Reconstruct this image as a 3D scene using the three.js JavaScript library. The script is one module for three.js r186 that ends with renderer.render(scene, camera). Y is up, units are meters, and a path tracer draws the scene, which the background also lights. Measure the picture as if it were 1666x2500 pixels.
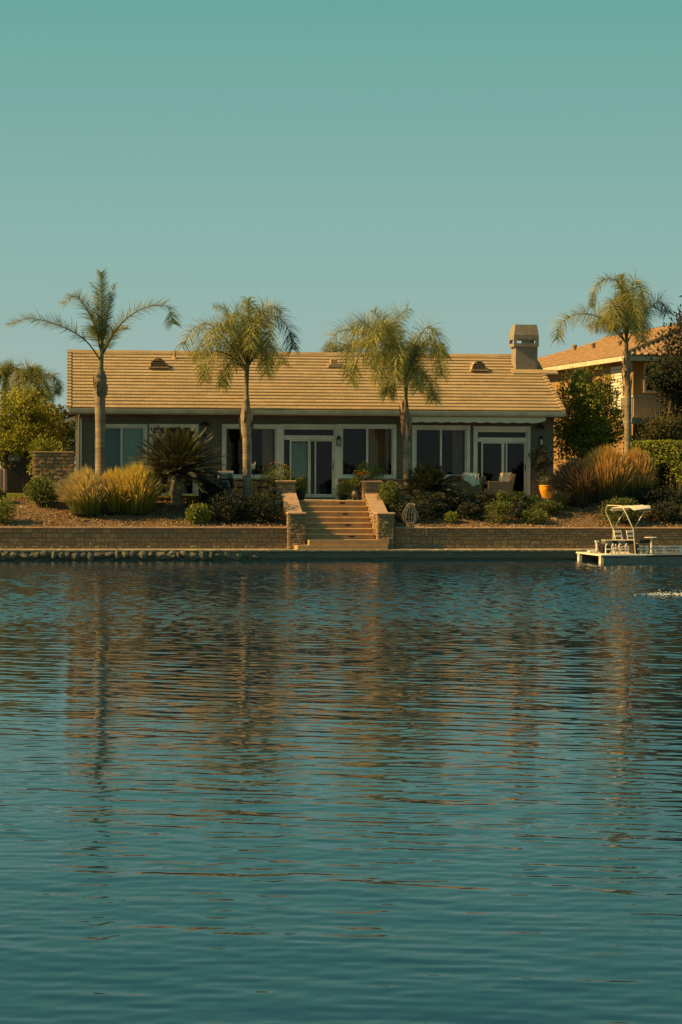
import * as THREE from 'three';
import { mergeGeometries } from 'three/addons/utils/BufferGeometryUtils.js';

/* ------------------------------------------------------------------ camera, sky, sun, exposure */
const W = 682, H = 1024, FOCAL = 5350, ROLL = 0.004, PITCH = -Math.atan(100 / FOCAL), EYE = [0, 3, 0];
const scene = new THREE.Scene();
const camera = new THREE.PerspectiveCamera(2 * Math.atan(1250 / FOCAL) * 180 / Math.PI, W / H, 0.5, 3000);
camera.position.set(...EYE);
camera.rotation.order = 'YXZ';
camera.rotation.set(PITCH, 0, ROLL);
scene.add(camera);

const THETA = 7 * Math.PI / 180;                     // the house front is turned by this from the lens
const SUN_EL = 35 * Math.PI / 180, SUN_FRONT = 3 * Math.PI / 180;
const lin = (c) => { c /= 255; return c <= 0.04045 ? c / 12.92 : Math.pow((c + 0.055) / 1.055, 2.4); };
function makeSky() {
  const w = 64, h = 512, d = new Float32Array(w * h * 4);
  const stops = [[0, 170, 185, 172], [2.8, 156, 184, 174], [5, 144, 181, 173], [8, 129, 177, 168], [12, 106, 167, 157], [17, 95, 156, 156], [26, 84, 143, 152], [50, 88, 138, 148], [90, 92, 136, 146]], EXPO = 1.65;
  for (let j = 0; j < h; j++) {
    const el = (j + 0.5) / h * 180 - 90, e = Math.max(0, el);
    let k = 0; while (k < stops.length - 2 && e > stops[k + 1][0]) k++;
    const a = stops[k], b = stops[k + 1], t = Math.min(1, (e - a[0]) / (b[0] - a[0]));
    for (let i = 0; i < w; i++) {
      const o = (j * w + i) * 4;
      for (let c = 0; c < 3; c++) d[o + c] = (lin(a[c + 1]) * (1 - t) + lin(b[c + 1]) * t) / EXPO;
      d[o + 3] = 1;
    }
  }
  const t = new THREE.DataTexture(d, w, h, THREE.RGBAFormat, THREE.FloatType);
  t.mapping = THREE.EquirectangularReflectionMapping; t.colorSpace = THREE.LinearSRGBColorSpace;
  t.magFilter = THREE.LinearFilter; t.minFilter = THREE.LinearFilter; t.needsUpdate = true;
  return t;
}
const skyTex = makeSky();
scene.background = skyTex; scene.environment = skyTex;
scene.backgroundIntensity = 1; scene.environmentIntensity = 1;

const sun = new THREE.DirectionalLight(new THREE.Color().setRGB(1, 0.62, 0.22), 5);
{ // left of the house front, a little before its plane
  const lx = -Math.cos(SUN_FRONT) * Math.cos(SUN_EL), ly = Math.sin(SUN_EL), lz = Math.sin(SUN_FRONT) * Math.cos(SUN_EL);
  const c = Math.cos(THETA), s = Math.sin(THETA);
  sun.position.set(lx * c + lz * s, ly, -lx * s + lz * c).multiplyScalar(90).add(new THREE.Vector3(0, 2, -81));
}
sun.target.position.set(0, 2, -81);
sun.castShadow = true;
sun.shadow.mapSize.set(4096, 4096);
Object.assign(sun.shadow.camera, { left: -50, right: 50, top: 40, bottom: -40, near: 1, far: 220 });
scene.add(sun, sun.target);

const renderer = new THREE.WebGLRenderer({ antialias: true });
renderer.setSize(W, H);
renderer.toneMapping = THREE.LinearToneMapping;
renderer.toneMappingExposure = 1.65;
renderer.shadowMap.enabled = true;

/* ------------------------------------------------------------------ helpers */
const V3 = (x, y, z) => new THREE.Vector3(x, y, z);
function rng(seed) { let a = seed >>> 0; return () => { a = (a + 0x6d2b79f5) | 0; let t = Math.imul(a ^ (a >>> 15), 1 | a); t = (t + Math.imul(t ^ (t >>> 7), 61 | t)) ^ t; return ((t ^ (t >>> 14)) >>> 0) / 4294967296; }; }
let R = rng(7);
const rr = (a, b) => a + (b - a) * R();
const gauss = () => (R() + R() + R() + R() - 2) * 0.866 * 2;
const lerp = (a, b, t) => a + (b - a) * t;
const clamp = (x, a, b) => Math.min(b, Math.max(a, x));
const smooth = (a, b, x) => { const t = clamp((x - a) / (b - a), 0, 1); return t * t * (3 - 2 * t); };
const mixc = (a, b, t) => [lerp(a[0], b[0], t), lerp(a[1], b[1], t), lerp(a[2], b[2], t)];

// A frame: an upright local axis system standing in the world; L() finds where the sight line of a photo pixel meets its plane z = zl.
class Frame {
  constructor(x, z, turn) { this.o = [x, z]; this.turn = turn; this.c = Math.cos(turn); this.s = Math.sin(turn); }
  world(x, y, z) { return V3(this.o[0] + x * this.c + z * this.s, y, this.o[1] - x * this.s + z * this.c); }
  L(px, py, zl) {
    let v = [px - 833, 1250 - py, -FOCAL];
    let c = Math.cos(ROLL), s = Math.sin(ROLL); v = [c * v[0] - s * v[1], s * v[0] + c * v[1], v[2]];
    c = Math.cos(PITCH); s = Math.sin(PITCH); v = [v[0], c * v[1] - s * v[2], s * v[1] + c * v[2]];
    const ez = [this.s, this.c], d = [EYE[0] - this.o[0], EYE[2] - this.o[1]];
    const t = (zl - d[0] * ez[0] - d[1] * ez[1]) / (v[0] * ez[0] + v[2] * ez[1]);
    const p = [d[0] + t * v[0], d[1] + t * v[2]];
    return V3(p[0] * this.c - p[1] * this.s, EYE[1] + t * v[1], zl);
  }
}
const SITE = new Frame(0, -81, THETA);
const L = (px, py, zl) => SITE.L(px, py, zl);

const used = new Map();
function numbered(n) { const k = used.get(n) ?? 0; used.set(n, k + 1); return k ? n + '_' + String(k).padStart(3, '0') : n; }
function shade(m) { m.castShadow = true; m.receiveShadow = true; return m; }
// a thing: a Group standing at its base; geometry for its parts is written in its frame's own metres
function thing(name, label, category, base, group, frame = SITE) {
  const o = new THREE.Group(); o.name = numbered(name); scene.add(o);
  o.position.copy(frame.world(...base)); o.rotation.y = frame.turn;
  o.userData = { label, category };
  if (group) o.userData.group = group;
  o._base = base;
  return o;
}
const own = new WeakMap();
function put(parent, name, mb, material, root) {     // a part (or sub-part) mesh; mb in frame metres
  const g = mb.isBufferGeometry ? mb : mb.geo();
  const b = baseOf(parent); g.translate(-b[0], -b[1], -b[2]);
  const m = shade(new THREE.Mesh(g, material)); m.name = name; parent.add(m); own.set(m, b);
  return m;
}
function sub(parent, name) { const g = new THREE.Group(); g.name = name; parent.add(g); own.set(g, baseOf(parent)); return g; }
function baseOf(o) { return o._base ?? own.get(o) ?? [0, 0, 0]; }
function solo(name, mb, material, frame, data) {      // a thing or setting piece that is one mesh
  const m = shade(new THREE.Mesh(mb.isBufferGeometry ? mb : mb.geo(), material)); m.name = numbered(name);
  m.position.copy(frame.world(0, 0, 0)); m.rotation.y = frame.turn; m.userData = data; scene.add(m);
  return m;
}

class MB {
  constructor() { this.p = []; this.n = []; this.u = []; this.c = []; this.i = []; this.col = [1, 1, 1]; }
  vert(x, y, z, nx, ny, nz, u = 0, v = 0, c = this.col) { this.p.push(x, y, z); this.n.push(nx, ny, nz); this.u.push(u, v); this.c.push(c[0], c[1], c[2]); return this.p.length / 3 - 1; }
  quad(a, b, c, d, col) {                            // counter-clockwise, uv in metres
    const e1 = V3().subVectors(b, a), e2 = V3().subVectors(d, a), n = V3().crossVectors(e1, e2).normalize();
    const l1 = e1.length(), l2 = e2.length(), k = this.p.length / 3, q = col ?? this.col;
    const along = Math.abs(n.y) > 0.9 ? (p) => [p.x, p.z] : Math.abs(n.x) > 0.7 ? (p) => [p.z, p.y] : (p) => [p.x, p.y];
    for (const p of [a, b, c, d]) { const w = along(p); this.vert(p.x, p.y, p.z, n.x, n.y, n.z, w[0], w[1], q); }
    this.i.push(k, k + 1, k + 2, k, k + 2, k + 3);
  }
  tri(a, b, c, col) {
    const n = V3().crossVectors(V3().subVectors(b, a), V3().subVectors(c, a)).normalize(), k = this.p.length / 3;
    for (const p of [a, b, c]) this.vert(p.x, p.y, p.z, n.x, n.y, n.z, p.x + p.z, p.y, col ?? this.col);
    this.i.push(k, k + 1, k + 2);
  }
  hexa(q, col) {                                     // q: 8 corners, bottom ring then top ring, both counter-clockwise from above
    const [a, b, c, d, e, f, g, h] = q;
    this.quad(d, c, b, a, col); this.quad(e, f, g, h, col);
    this.quad(a, b, f, e, col); this.quad(b, c, g, f, col); this.quad(c, d, h, g, col); this.quad(d, a, e, h, col);
  }
  box(x0, y0, z0, x1, y1, z1, col) {
    if (x0 > x1) [x0, x1] = [x1, x0]; if (y0 > y1) [y0, y1] = [y1, y0]; if (z0 > z1) [z0, z1] = [z1, z0];
    this.hexa([V3(x0, y0, z1), V3(x1, y0, z1), V3(x1, y0, z0), V3(x0, y0, z0), V3(x0, y1, z1), V3(x1, y1, z1), V3(x1, y1, z0), V3(x0, y1, z0)], col);
  }
  // chamfered box
  cbox(x0, y0, z0, x1, y1, z1, b, col) {
    const g = new THREE.BufferGeometry(), q = [];
    const xs = [x0, x1], ys = [y0, y1], zs = [z0, z1], s = [1, -1];
    const P = (i, j, k, ax) => { const v = [xs[i] + s[i] * b, ys[j] + s[j] * b, zs[k] + s[k] * b]; v[ax] = [xs[i], ys[j], zs[k]][ax]; return V3(...v); };
    // six faces
    for (const i of [0, 1]) { const f = [P(i, 0, 0, 0), P(i, 1, 0, 0), P(i, 1, 1, 0), P(i, 0, 1, 0)]; if (i) this.quad(...f, col); else this.quad(...f.reverse(), col); }
    for (const j of [0, 1]) { const f = [P(0, j, 0, 1), P(0, j, 1, 1), P(1, j, 1, 1), P(1, j, 0, 1)]; if (j) this.quad(...f, col); else this.quad(...f.reverse(), col); }
    for (const k of [0, 1]) { const f = [P(0, 0, k, 2), P(1, 0, k, 2), P(1, 1, k, 2), P(0, 1, k, 2)]; if (k) this.quad(...f, col); else this.quad(...f.reverse(), col); }
    const mid = V3((x0 + x1) / 2, (y0 + y1) / 2, (z0 + z1) / 2);
    const out = (f) => { const n = V3().crossVectors(V3().subVectors(f[1], f[0]), V3().subVectors(f[2], f[0])); const c = V3(); f.forEach((p) => c.add(p)); c.divideScalar(f.length).sub(mid); return n.dot(c) < 0 ? f.reverse() : f; };
    for (const i of [0, 1]) for (const j of [0, 1]) this.quad(...out([P(i, j, 0, 0), P(i, j, 1, 0), P(i, j, 1, 1), P(i, j, 0, 1)]), col);
    for (const i of [0, 1]) for (const k of [0, 1]) this.quad(...out([P(i, 0, k, 0), P(i, 1, k, 0), P(i, 1, k, 2), P(i, 0, k, 2)]), col);
    for (const j of [0, 1]) for (const k of [0, 1]) this.quad(...out([P(0, j, k, 1), P(1, j, k, 1), P(1, j, k, 2), P(0, j, k, 2)]), col);
    for (const i of [0, 1]) for (const j of [0, 1]) for (const k of [0, 1]) this.tri(...out([P(i, j, k, 0), P(i, j, k, 1), P(i, j, k, 2)]), col);
    g.dispose();
  }
  tube(pts, rad, seg = 6, col, closed = false) {
    const n = pts.length, k0 = this.p.length / 3, rf = typeof rad === 'function' ? rad : () => rad;
    let ref = null;
    for (let a = 0; a < n; a++) {
      const t = V3().subVectors(pts[closed ? (a + 1) % n : Math.min(n - 1, a + 1)], pts[closed ? (a + n - 1) % n : Math.max(0, a - 1)]).normalize();
      if (!ref) ref = Math.abs(t.y) < 0.9 ? V3(0, 1, 0) : V3(0, 0, 1);
      const x = V3().crossVectors(ref, t).normalize(), y = V3().crossVectors(t, x).normalize(); ref = y.clone();
      const r = rf(a / (n - 1)), c = typeof col === 'function' ? col(a / (n - 1), pts[a]) : col ?? this.col;
      for (let s = 0; s <= seg; s++) {
        const w = s / seg * 2 * Math.PI, q = x.clone().multiplyScalar(Math.cos(w)).addScaledVector(y, Math.sin(w));
        this.vert(pts[a].x + q.x * r, pts[a].y + q.y * r, pts[a].z + q.z * r, q.x, q.y, q.z, s / seg, a / (n - 1) * 2, c);
      }
    }
    const rings = closed ? n : n - 1;
    for (let a = 0; a < rings; a++) for (let s = 0; s < seg; s++) { const p = k0 + a * (seg + 1) + s, q = k0 + ((a + 1) % n) * (seg + 1) + s; this.i.push(p, p + 1, q + 1, p, q + 1, q); }
    if (!closed) for (const e of [0, n - 1]) {       // caps
      const t = V3().subVectors(pts[e], pts[e ? n - 2 : 1]).normalize(), c = typeof col === 'function' ? col(e ? 1 : 0, pts[e]) : col ?? this.col;
      const m = this.vert(pts[e].x, pts[e].y, pts[e].z, t.x, t.y, t.z, 0, 0, c), b = k0 + e * (seg + 1), f = this.p.length / 3;
      for (let s = 0; s <= seg; s++) this.vert(this.p[(b + s) * 3], this.p[(b + s) * 3 + 1], this.p[(b + s) * 3 + 2], t.x, t.y, t.z, 0, 0, c);
      for (let s = 0; s < seg; s++) e ? this.i.push(m, f + s, f + s + 1) : this.i.push(m, f + s + 1, f + s);
    }
  }
  lathe(cx, cy, cz, prof, seg = 20, col) {           // prof: [radius, height]
    const k0 = this.p.length / 3, n = prof.length;
    for (let a = 0; a < n; a++) {
      const d = [prof[Math.min(n - 1, a + 1)][0] - prof[Math.max(0, a - 1)][0], prof[Math.min(n - 1, a + 1)][1] - prof[Math.max(0, a - 1)][1]], l = Math.hypot(...d) || 1;
      for (let s = 0; s <= seg; s++) { const w = s / seg * 2 * Math.PI; this.vert(cx + prof[a][0] * Math.cos(w), cy + prof[a][1], cz + prof[a][0] * Math.sin(w), d[1] / l * Math.cos(w), -d[0] / l, d[1] / l * Math.sin(w), s / seg, prof[a][1], col); }
    }
    for (let a = 0; a < n - 1; a++) for (let s = 0; s < seg; s++) { const p = k0 + a * (seg + 1) + s, q = p + seg + 1; this.i.push(p, q, q + 1, p, q + 1, p + 1); }
  }
  strip(pts, widths, side, cols) {                   // a leaf blade: a ribbon along pts
    const k = this.p.length / 3, n = pts.length;
    for (let a = 0; a < n; a++) {
      const t = V3().subVectors(pts[Math.min(n - 1, a + 1)], pts[Math.max(0, a - 1)]), nn = V3().crossVectors(side, t).normalize(), w = widths[a] / 2, p = pts[a];
      this.vert(p.x - side.x * w, p.y - side.y * w, p.z - side.z * w, nn.x, nn.y, nn.z, 0, a, cols[a]);
      this.vert(p.x + side.x * w, p.y + side.y * w, p.z + side.z * w, nn.x, nn.y, nn.z, 1, a, cols[a]);
      if (a) { const b = k + a * 2; this.i.push(b - 2, b - 1, b + 1, b - 2, b + 1, b); }
    }
  }
  leaf(p, dir, side, len, wid, col) {                // a folded leaf of two triangles each side of its midrib
    const up = V3().crossVectors(dir, side), tip = p.clone().addScaledVector(dir, len), m = p.clone().addScaledVector(dir, len * 0.45);
    const a = m.clone().addScaledVector(side, wid / 2).addScaledVector(up, wid * 0.16), b = m.clone().addScaledVector(side, -wid / 2).addScaledVector(up, wid * 0.16);
    this.tri(p, a, tip, col); this.tri(p, tip, b, col);
  }
  geo() {
    const g = new THREE.BufferGeometry();
    g.setAttribute('position', new THREE.Float32BufferAttribute(this.p, 3));
    g.setAttribute('normal', new THREE.Float32BufferAttribute(this.n, 3));
    g.setAttribute('uv', new THREE.Float32BufferAttribute(this.u, 2));
    g.setAttribute('color', new THREE.Float32BufferAttribute(this.c, 3));
    g.setIndex(this.i);
    return g;
  }
}

/* ------------------------------------------------------------------ textures and materials */
function lattice(n, seed) { const r = rng(seed), a = new Float32Array(n * n); for (let k = 0; k < n * n; k++) a[k] = r(); return (x, y) => { x = ((x % n) + n) % n; y = ((y % n) + n) % n; const i = Math.floor(x), j = Math.floor(y), f = x - i, g = y - j, s = f * f * (3 - 2 * f), t = g * g * (3 - 2 * g), i1 = (i + 1) % n, j1 = (j + 1) % n; return lerp(lerp(a[j * n + i], a[j * n + i1], s), lerp(a[j1 * n + i], a[j1 * n + i1], s), t); }; }
function tex(size, f, srgb = false, bytes = true) {
  const d = new Uint8Array(size * size * 4);
  for (let y = 0; y < size; y++) for (let x = 0; x < size; x++) { const c = f(x / size, y / size), o = (y * size + x) * 4; for (let k = 0; k < 3; k++) d[o + k] = clamp(Math.round((Array.isArray(c) ? c[k] : c) * 255), 0, 255); d[o + 3] = 255; }
  const t = new THREE.DataTexture(d, size, size, THREE.RGBAFormat); t.wrapS = t.wrapT = THREE.RepeatWrapping; t.magFilter = THREE.LinearFilter; t.minFilter = THREE.LinearMipmapLinearFilter; t.generateMipmaps = true;
  if (srgb) t.colorSpace = THREE.SRGBColorSpace; t.needsUpdate = true; return t;
}
const n8 = lattice(8, 11), n16 = lattice(16, 12), n32 = lattice(32, 13), n64 = lattice(64, 14), n128 = lattice(128, 15), n4 = lattice(4, 16);
const fbm = (u, v) => n8(u * 8, v * 8) * 0.4 + n16(u * 16, v * 16) * 0.25 + n32(u * 32, v * 32) * 0.18 + n64(u * 64, v * 64) * 0.1 + n128(u * 128, v * 128) * 0.07;
const rep = (t, a, b = a) => { const c = t.clone(); c.repeat.set(1 / a, 1 / b); c.needsUpdate = true; return c; };
const T_stain = tex(512, (u, v) => 0.62 + 0.5 * (fbm(u, v) - 0.25));                                  // mottling of several sizes
const T_grain = tex(512, (u, v) => 0.35 * n64(u * 64, v * 64) + 0.65 * n128(u * 128, v * 128));       // fine relief
const T_tile = tex(512, (u, v) => { const s = fbm(u, v), t = n128(u * 128, v * 16), k = n16(u * 16 + 3, v * 4); return [0.72 + 0.34 * (s - 0.3) + 0.1 * (t - 0.5), 0.72 + 0.32 * (s - 0.34) + 0.1 * (t - 0.5) - 0.03 * k, 0.7 + 0.3 * (s - 0.42) + 0.1 * (t - 0.5) - 0.08 * k]; });
const T_mulch = tex(512, (u, v) => { const a = n128(u * 128, v * 64), b = n64(u * 40 + 7, v * 64), s = fbm(u, v), w = 0.25 + 0.9 * a * b + 0.35 * (s - 0.3); return [w, w * 0.9, w * 0.8]; });
const T_wood = tex(512, (u, v) => 0.6 + 0.3 * n64(u * 64, v * 6) + 0.2 * (fbm(u, v) - 0.3));
const T_ripple = tex(1024, (u, v) => 0.5 * n64(u * 22 + 0.6 * n8(u * 8, v * 8), v * 64) + 0.3 * n128(u * 60, v * 128) + 0.2 * n32(u * 12, v * 32));

function std(color, rough = 0.9, o = {}) {
  const m = new THREE.MeshStandardMaterial({ roughness: rough, metalness: o.metal ?? 0, vertexColors: true, side: THREE.DoubleSide });
  m.color.setRGB(...color);
  if (o.map) m.map = o.map; if (o.bump) { m.bumpMap = o.bump; m.bumpScale = o.bs ?? 0.005; }
  m.name = o.name ?? ''; return m;
}
function leafy(color, through = 0.35, rough = 0.8) {
  const m = new THREE.MeshPhysicalMaterial({ roughness: rough, transmission: through, thickness: 0, vertexColors: true, side: THREE.DoubleSide, ior: 1.35 });
  m.color.setRGB(...color); return m;
}
const M = {
  stucco: std([0.205, 0.165, 0.11], 0.95, { map: rep(T_stain, 3.1), bump: rep(T_grain, 0.9), bs: 0.006 }),
  stuccoOrange: std([0.42, 0.25, 0.1], 0.95, { map: rep(T_stain, 3.3), bump: rep(T_grain, 0.9), bs: 0.006 }),
  chimney: std([0.36, 0.31, 0.22], 0.95, { map: rep(T_stain, 2.1), bump: rep(T_grain, 0.8), bs: 0.006 }),
  tile: std([0.49, 0.37, 0.205], 0.9, { map: rep(T_tile, 4.3, 4.3), bump: rep(T_grain, 0.7), bs: 0.004 }),
  tileFar: std([0.38, 0.25, 0.14], 0.92, { map: rep(T_tile, 5.1, 5.1), bump: rep(T_grain, 0.7), bs: 0.004 }),
  white: std([0.88, 0.82, 0.63], 0.55, { map: rep(T_stain, 4.1) }),
  cream: std([0.84, 0.72, 0.48], 0.65, { map: rep(T_stain, 4.1) }),
  dark: std([0.012, 0.012, 0.012], 0.5),
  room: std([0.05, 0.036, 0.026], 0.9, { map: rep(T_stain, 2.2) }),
  drape: std([0.3, 0.22, 0.14], 0.95),
  teal: std([0.24, 0.4, 0.36], 0.9),
  sheer: std([0.3, 0.44, 0.38], 0.9),
  stone: [[0.42, 0.29, 0.155], [0.36, 0.245, 0.13], [0.48, 0.335, 0.175], [0.35, 0.25, 0.145], [0.42, 0.26, 0.13]].map((c) => std(c, 0.95, { map: rep(T_stain, 0.9), bump: rep(T_grain, 0.4), bs: 0.008 })),
  mortar: std([0.27, 0.19, 0.105], 0.98, { map: rep(T_stain, 1.3), bump: rep(T_grain, 0.5), bs: 0.006 }),
  rock: [[0.3, 0.25, 0.15], [0.36, 0.29, 0.17], [0.24, 0.2, 0.13]].map((c) => std(c, 0.9, { map: rep(T_stain, 0.8), bump: rep(T_grain, 0.4), bs: 0.012 })),
  cap: std([0.55, 0.36, 0.22], 0.85, { map: rep(T_stain, 1.7), bump: rep(T_grain, 0.5), bs: 0.004 }),
  concrete: std([0.5, 0.41, 0.26], 0.92, { map: rep(T_stain, 2.3), bump: rep(T_grain, 0.6), bs: 0.005 }),
  seawall: std([0.24, 0.21, 0.15], 0.9, { map: rep(T_stain, 1.7), bump: rep(T_grain, 0.5), bs: 0.01 }),
  step: std([0.55, 0.35, 0.16], 0.88, { map: rep(T_stain, 1.9), bump: rep(T_grain, 0.5), bs: 0.004 }),
  mulch: std([0.3, 0.195, 0.09], 1, { map: rep(T_mulch, 1.3), bump: rep(T_mulch, 1.3), bs: 0.03 }),
  chip: std([1, 1, 1], 0.95),
  soil: std([0.1, 0.08, 0.05], 1, { map: rep(T_stain, 4.7) }),
  lawn: std([0.2, 0.22, 0.025], 0.95, { map: rep(T_mulch, 1.1) }),
  blade: leafy([1, 1, 1], 0.5),
  leaf: leafy([1, 1, 1], 0.35),
  frond: leafy([1, 1, 1], 0.45, 0.8),
  bark: std([0.48, 0.38, 0.24], 0.95, { map: rep(T_stain, 0.9, 0.5), bump: rep(T_grain, 0.5), bs: 0.008 }),
  twig: std([0.09, 0.065, 0.04], 0.95),
  shaft: std([0.13, 0.15, 0.06], 0.6),
  iron: std([0.02, 0.018, 0.016], 0.45, { metal: 0.3 }),
  steel: std([0.33, 0.31, 0.27], 0.4, { metal: 0.6 }),
  whitePaint: std([0.78, 0.74, 0.63], 0.4),
  hull: std([0.24, 0.22, 0.17], 0.35, { metal: 0.25, map: rep(T_stain, 2.1) }),
  canvas: std([0.78, 0.66, 0.42], 0.9),
  wicker: std([0.3, 0.175, 0.095], 0.85, { map: rep(T_wood, 0.4, 0.05), bump: rep(T_grain, 0.12), bs: 0.006 }),
  cushion: std([0.62, 0.47, 0.3], 0.95), throwCloth: std([0.82, 0.7, 0.48], 0.95),
  redCloth: std([0.2, 0.055, 0.03], 0.95), olive: std([0.2, 0.15, 0.07], 0.95), pink: std([0.5, 0.26, 0.17], 0.95),
  orangePot: std([0.85, 0.36, 0.015], 0.25), greenPot: std([0.06, 0.055, 0.035], 0.5), blackPot: std([0.015, 0.014, 0.013], 0.4),
  blue: std([0.06, 0.14, 0.2], 0.5), hose: std([0.24, 0.22, 0.17], 0.55),
  darkWood: std([0.045, 0.035, 0.028], 0.9, { map: rep(T_wood, 0.6, 1.5) }),
  petal: std([1, 1, 1], 0.8), gold: std([0.75, 0.5, 0.25], 0.5),
  foam: std([0.9, 0.9, 0.85], 0.6),
};
const glassMat = new THREE.MeshPhysicalMaterial({ transmission: 1, thickness: 0, roughness: 0.02, ior: 1.5 }); glassMat.color.setRGB(0.8, 0.84, 0.82); glassMat.specularIntensity = 0.6;
const paneMB = (x0, y0, x1, y1, z) => { const g = new THREE.PlaneGeometry(x1 - x0, y1 - y0); g.translate((x0 + x1) / 2, (y0 + y1) / 2, z); return g; };

const WATER_Y = 0, LEDGE_Y = 0.36, CAP_Y = 1.09, PATIO_Y = 1.96, LAWN_Y = 2.04, FLOOR_Y = 2.03, LANDING_Y = 0.67;
const bankY = (z) => lerp(1.06, LAWN_Y, smooth(6.25, 2.7, z) * 0.5 + clamp((6.25 - z) / 3.55, 0, 1) * 0.5);

/* ------------------------------------------------------------------ setting: water */
{
  R = rng(41);
  const comps = [];
  const set = (kind, n, l0, l1, mean, spread, rms) => { for (let k = 0; k < n; k++) { const la = l0 * Math.pow(l1 / l0, (k + R()) / n), a = (mean + gauss() * spread) * Math.PI / 180, q = 2 * Math.PI / la; comps.push([kind, Math.sin(a) * q, Math.cos(a) * q, R() * 6.283, rms * Math.sqrt(2 / n) / q]); } };
  set(0, 24, 0.2, 0.62, -19, 15, 1); set(1, 20, 0.11, 0.3, -8, 42, 1); set(2, 9, 0.8, 2.6, -24, 20, 1);
  const warp = comps.map(() => [gauss() * 1.3, gauss() * 1.3]);
  const nz = lattice(64, 77), nz2 = lattice(64, 78);
  const amps = (x, d) => {                            // slopes of the three trains by distance d from the lens: gusts and calms
    const g = nz(x * 0.16 + 9, d * 0.11) * 0.6 + nz2(x * 0.5, d * 0.22) * 0.4;
    const shore = lerp(0.4, 1, smooth(74, 62, d)), mid = smooth(48, 38, d) * (0.48 + 0.52 * smooth(14, 27, d)), right = smooth(-5, 2, x), far = smooth(36, 50, d);
    const left = lerp(0.62, 1, smooth(-6.5, -3.5, x * Math.min(1.6, 42 / d)));
    return [(0.004 + 0.024 * mid * left * (0.35 + 1.2 * g)) * shore, (0.012 + 0.012 * smooth(34, 17, d) + far * lerp(0.075, 0.13, right) * (0.3 + 1.4 * g)) * lerp(0.45, 1, shore), (0.007 + 0.001 * smooth(26, 15, d)) * shore];
  };
  const pos = [], uv = [], idx = [];
  const band = (d0, d1, half, dx, dzf) => {
    const zs = []; for (let d = d0; d < d1; d += dzf(d)) zs.push(d); zs.push(d1);
    const nx = Math.ceil(2 * half / dx), k0 = pos.length / 3;
    for (const d of zs) for (let a = 0; a <= nx; a++) {
      const x = -half + 2 * half * a / nx, z = -d, A = amps(x, d);
      let h = 0; const w1 = (nz(x * 0.55 + 3, z * 0.9) - 0.5) * 4, w2 = (nz2(x * 1.1, z * 1.7 + 5) - 0.5) * 4;
      comps.forEach(([k, kx, kz, ph, am], q) => { h += Math.sin(kx * x + kz * z + ph + w1 * warp[q][0] + w2 * warp[q][1] * 0.6) * am * A[k]; });
      pos.push(x, WATER_Y + h, z); uv.push(x, z);
    }
    for (let b = 0; b < zs.length - 1; b++) for (let a = 0; a < nx; a++) { const p = k0 + b * (nx + 1) + a, q = p + nx + 1; idx.push(p, p + 1, q + 1, p, q + 1, q); }
  };
  band(2.5, 9.5, 4.5, 0.09, () => 0.06);
  band(9.5, 22, 5, 0.045, () => 0.028);
  band(22, 44, 9, 0.07, () => 0.04);
  band(44, 76.5, 15, 0.1, () => 0.034);
  const g = new THREE.BufferGeometry();
  g.setAttribute('position', new THREE.Float32BufferAttribute(pos, 3)); g.setAttribute('uv', new THREE.Float32BufferAttribute(uv, 2)); g.setIndex(idx); g.computeVertexNormals();
  const wm = new THREE.MeshPhysicalMaterial({ roughness: 0.035, ior: 1.36, bumpMap: rep(T_ripple, 3.7), bumpScale: 0.0003, side: THREE.DoubleSide }); wm.color.setRGB(0.003, 0.022, 0.046);
  const w = shade(new THREE.Mesh(g, wm)); w.name = 'water'; w.userData = { kind: 'structure' }; scene.add(w);
  const b = new MB(); b.quad(V3(-400, -0.16, 60), V3(400, -0.16, 60), V3(400, -0.16, -77), V3(-400, -0.16, -77));
  const w2 = shade(new THREE.Mesh(b.geo(), wm)); w2.name = 'lake_water'; w2.userData = { kind: 'structure' }; scene.add(w2);
}

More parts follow.
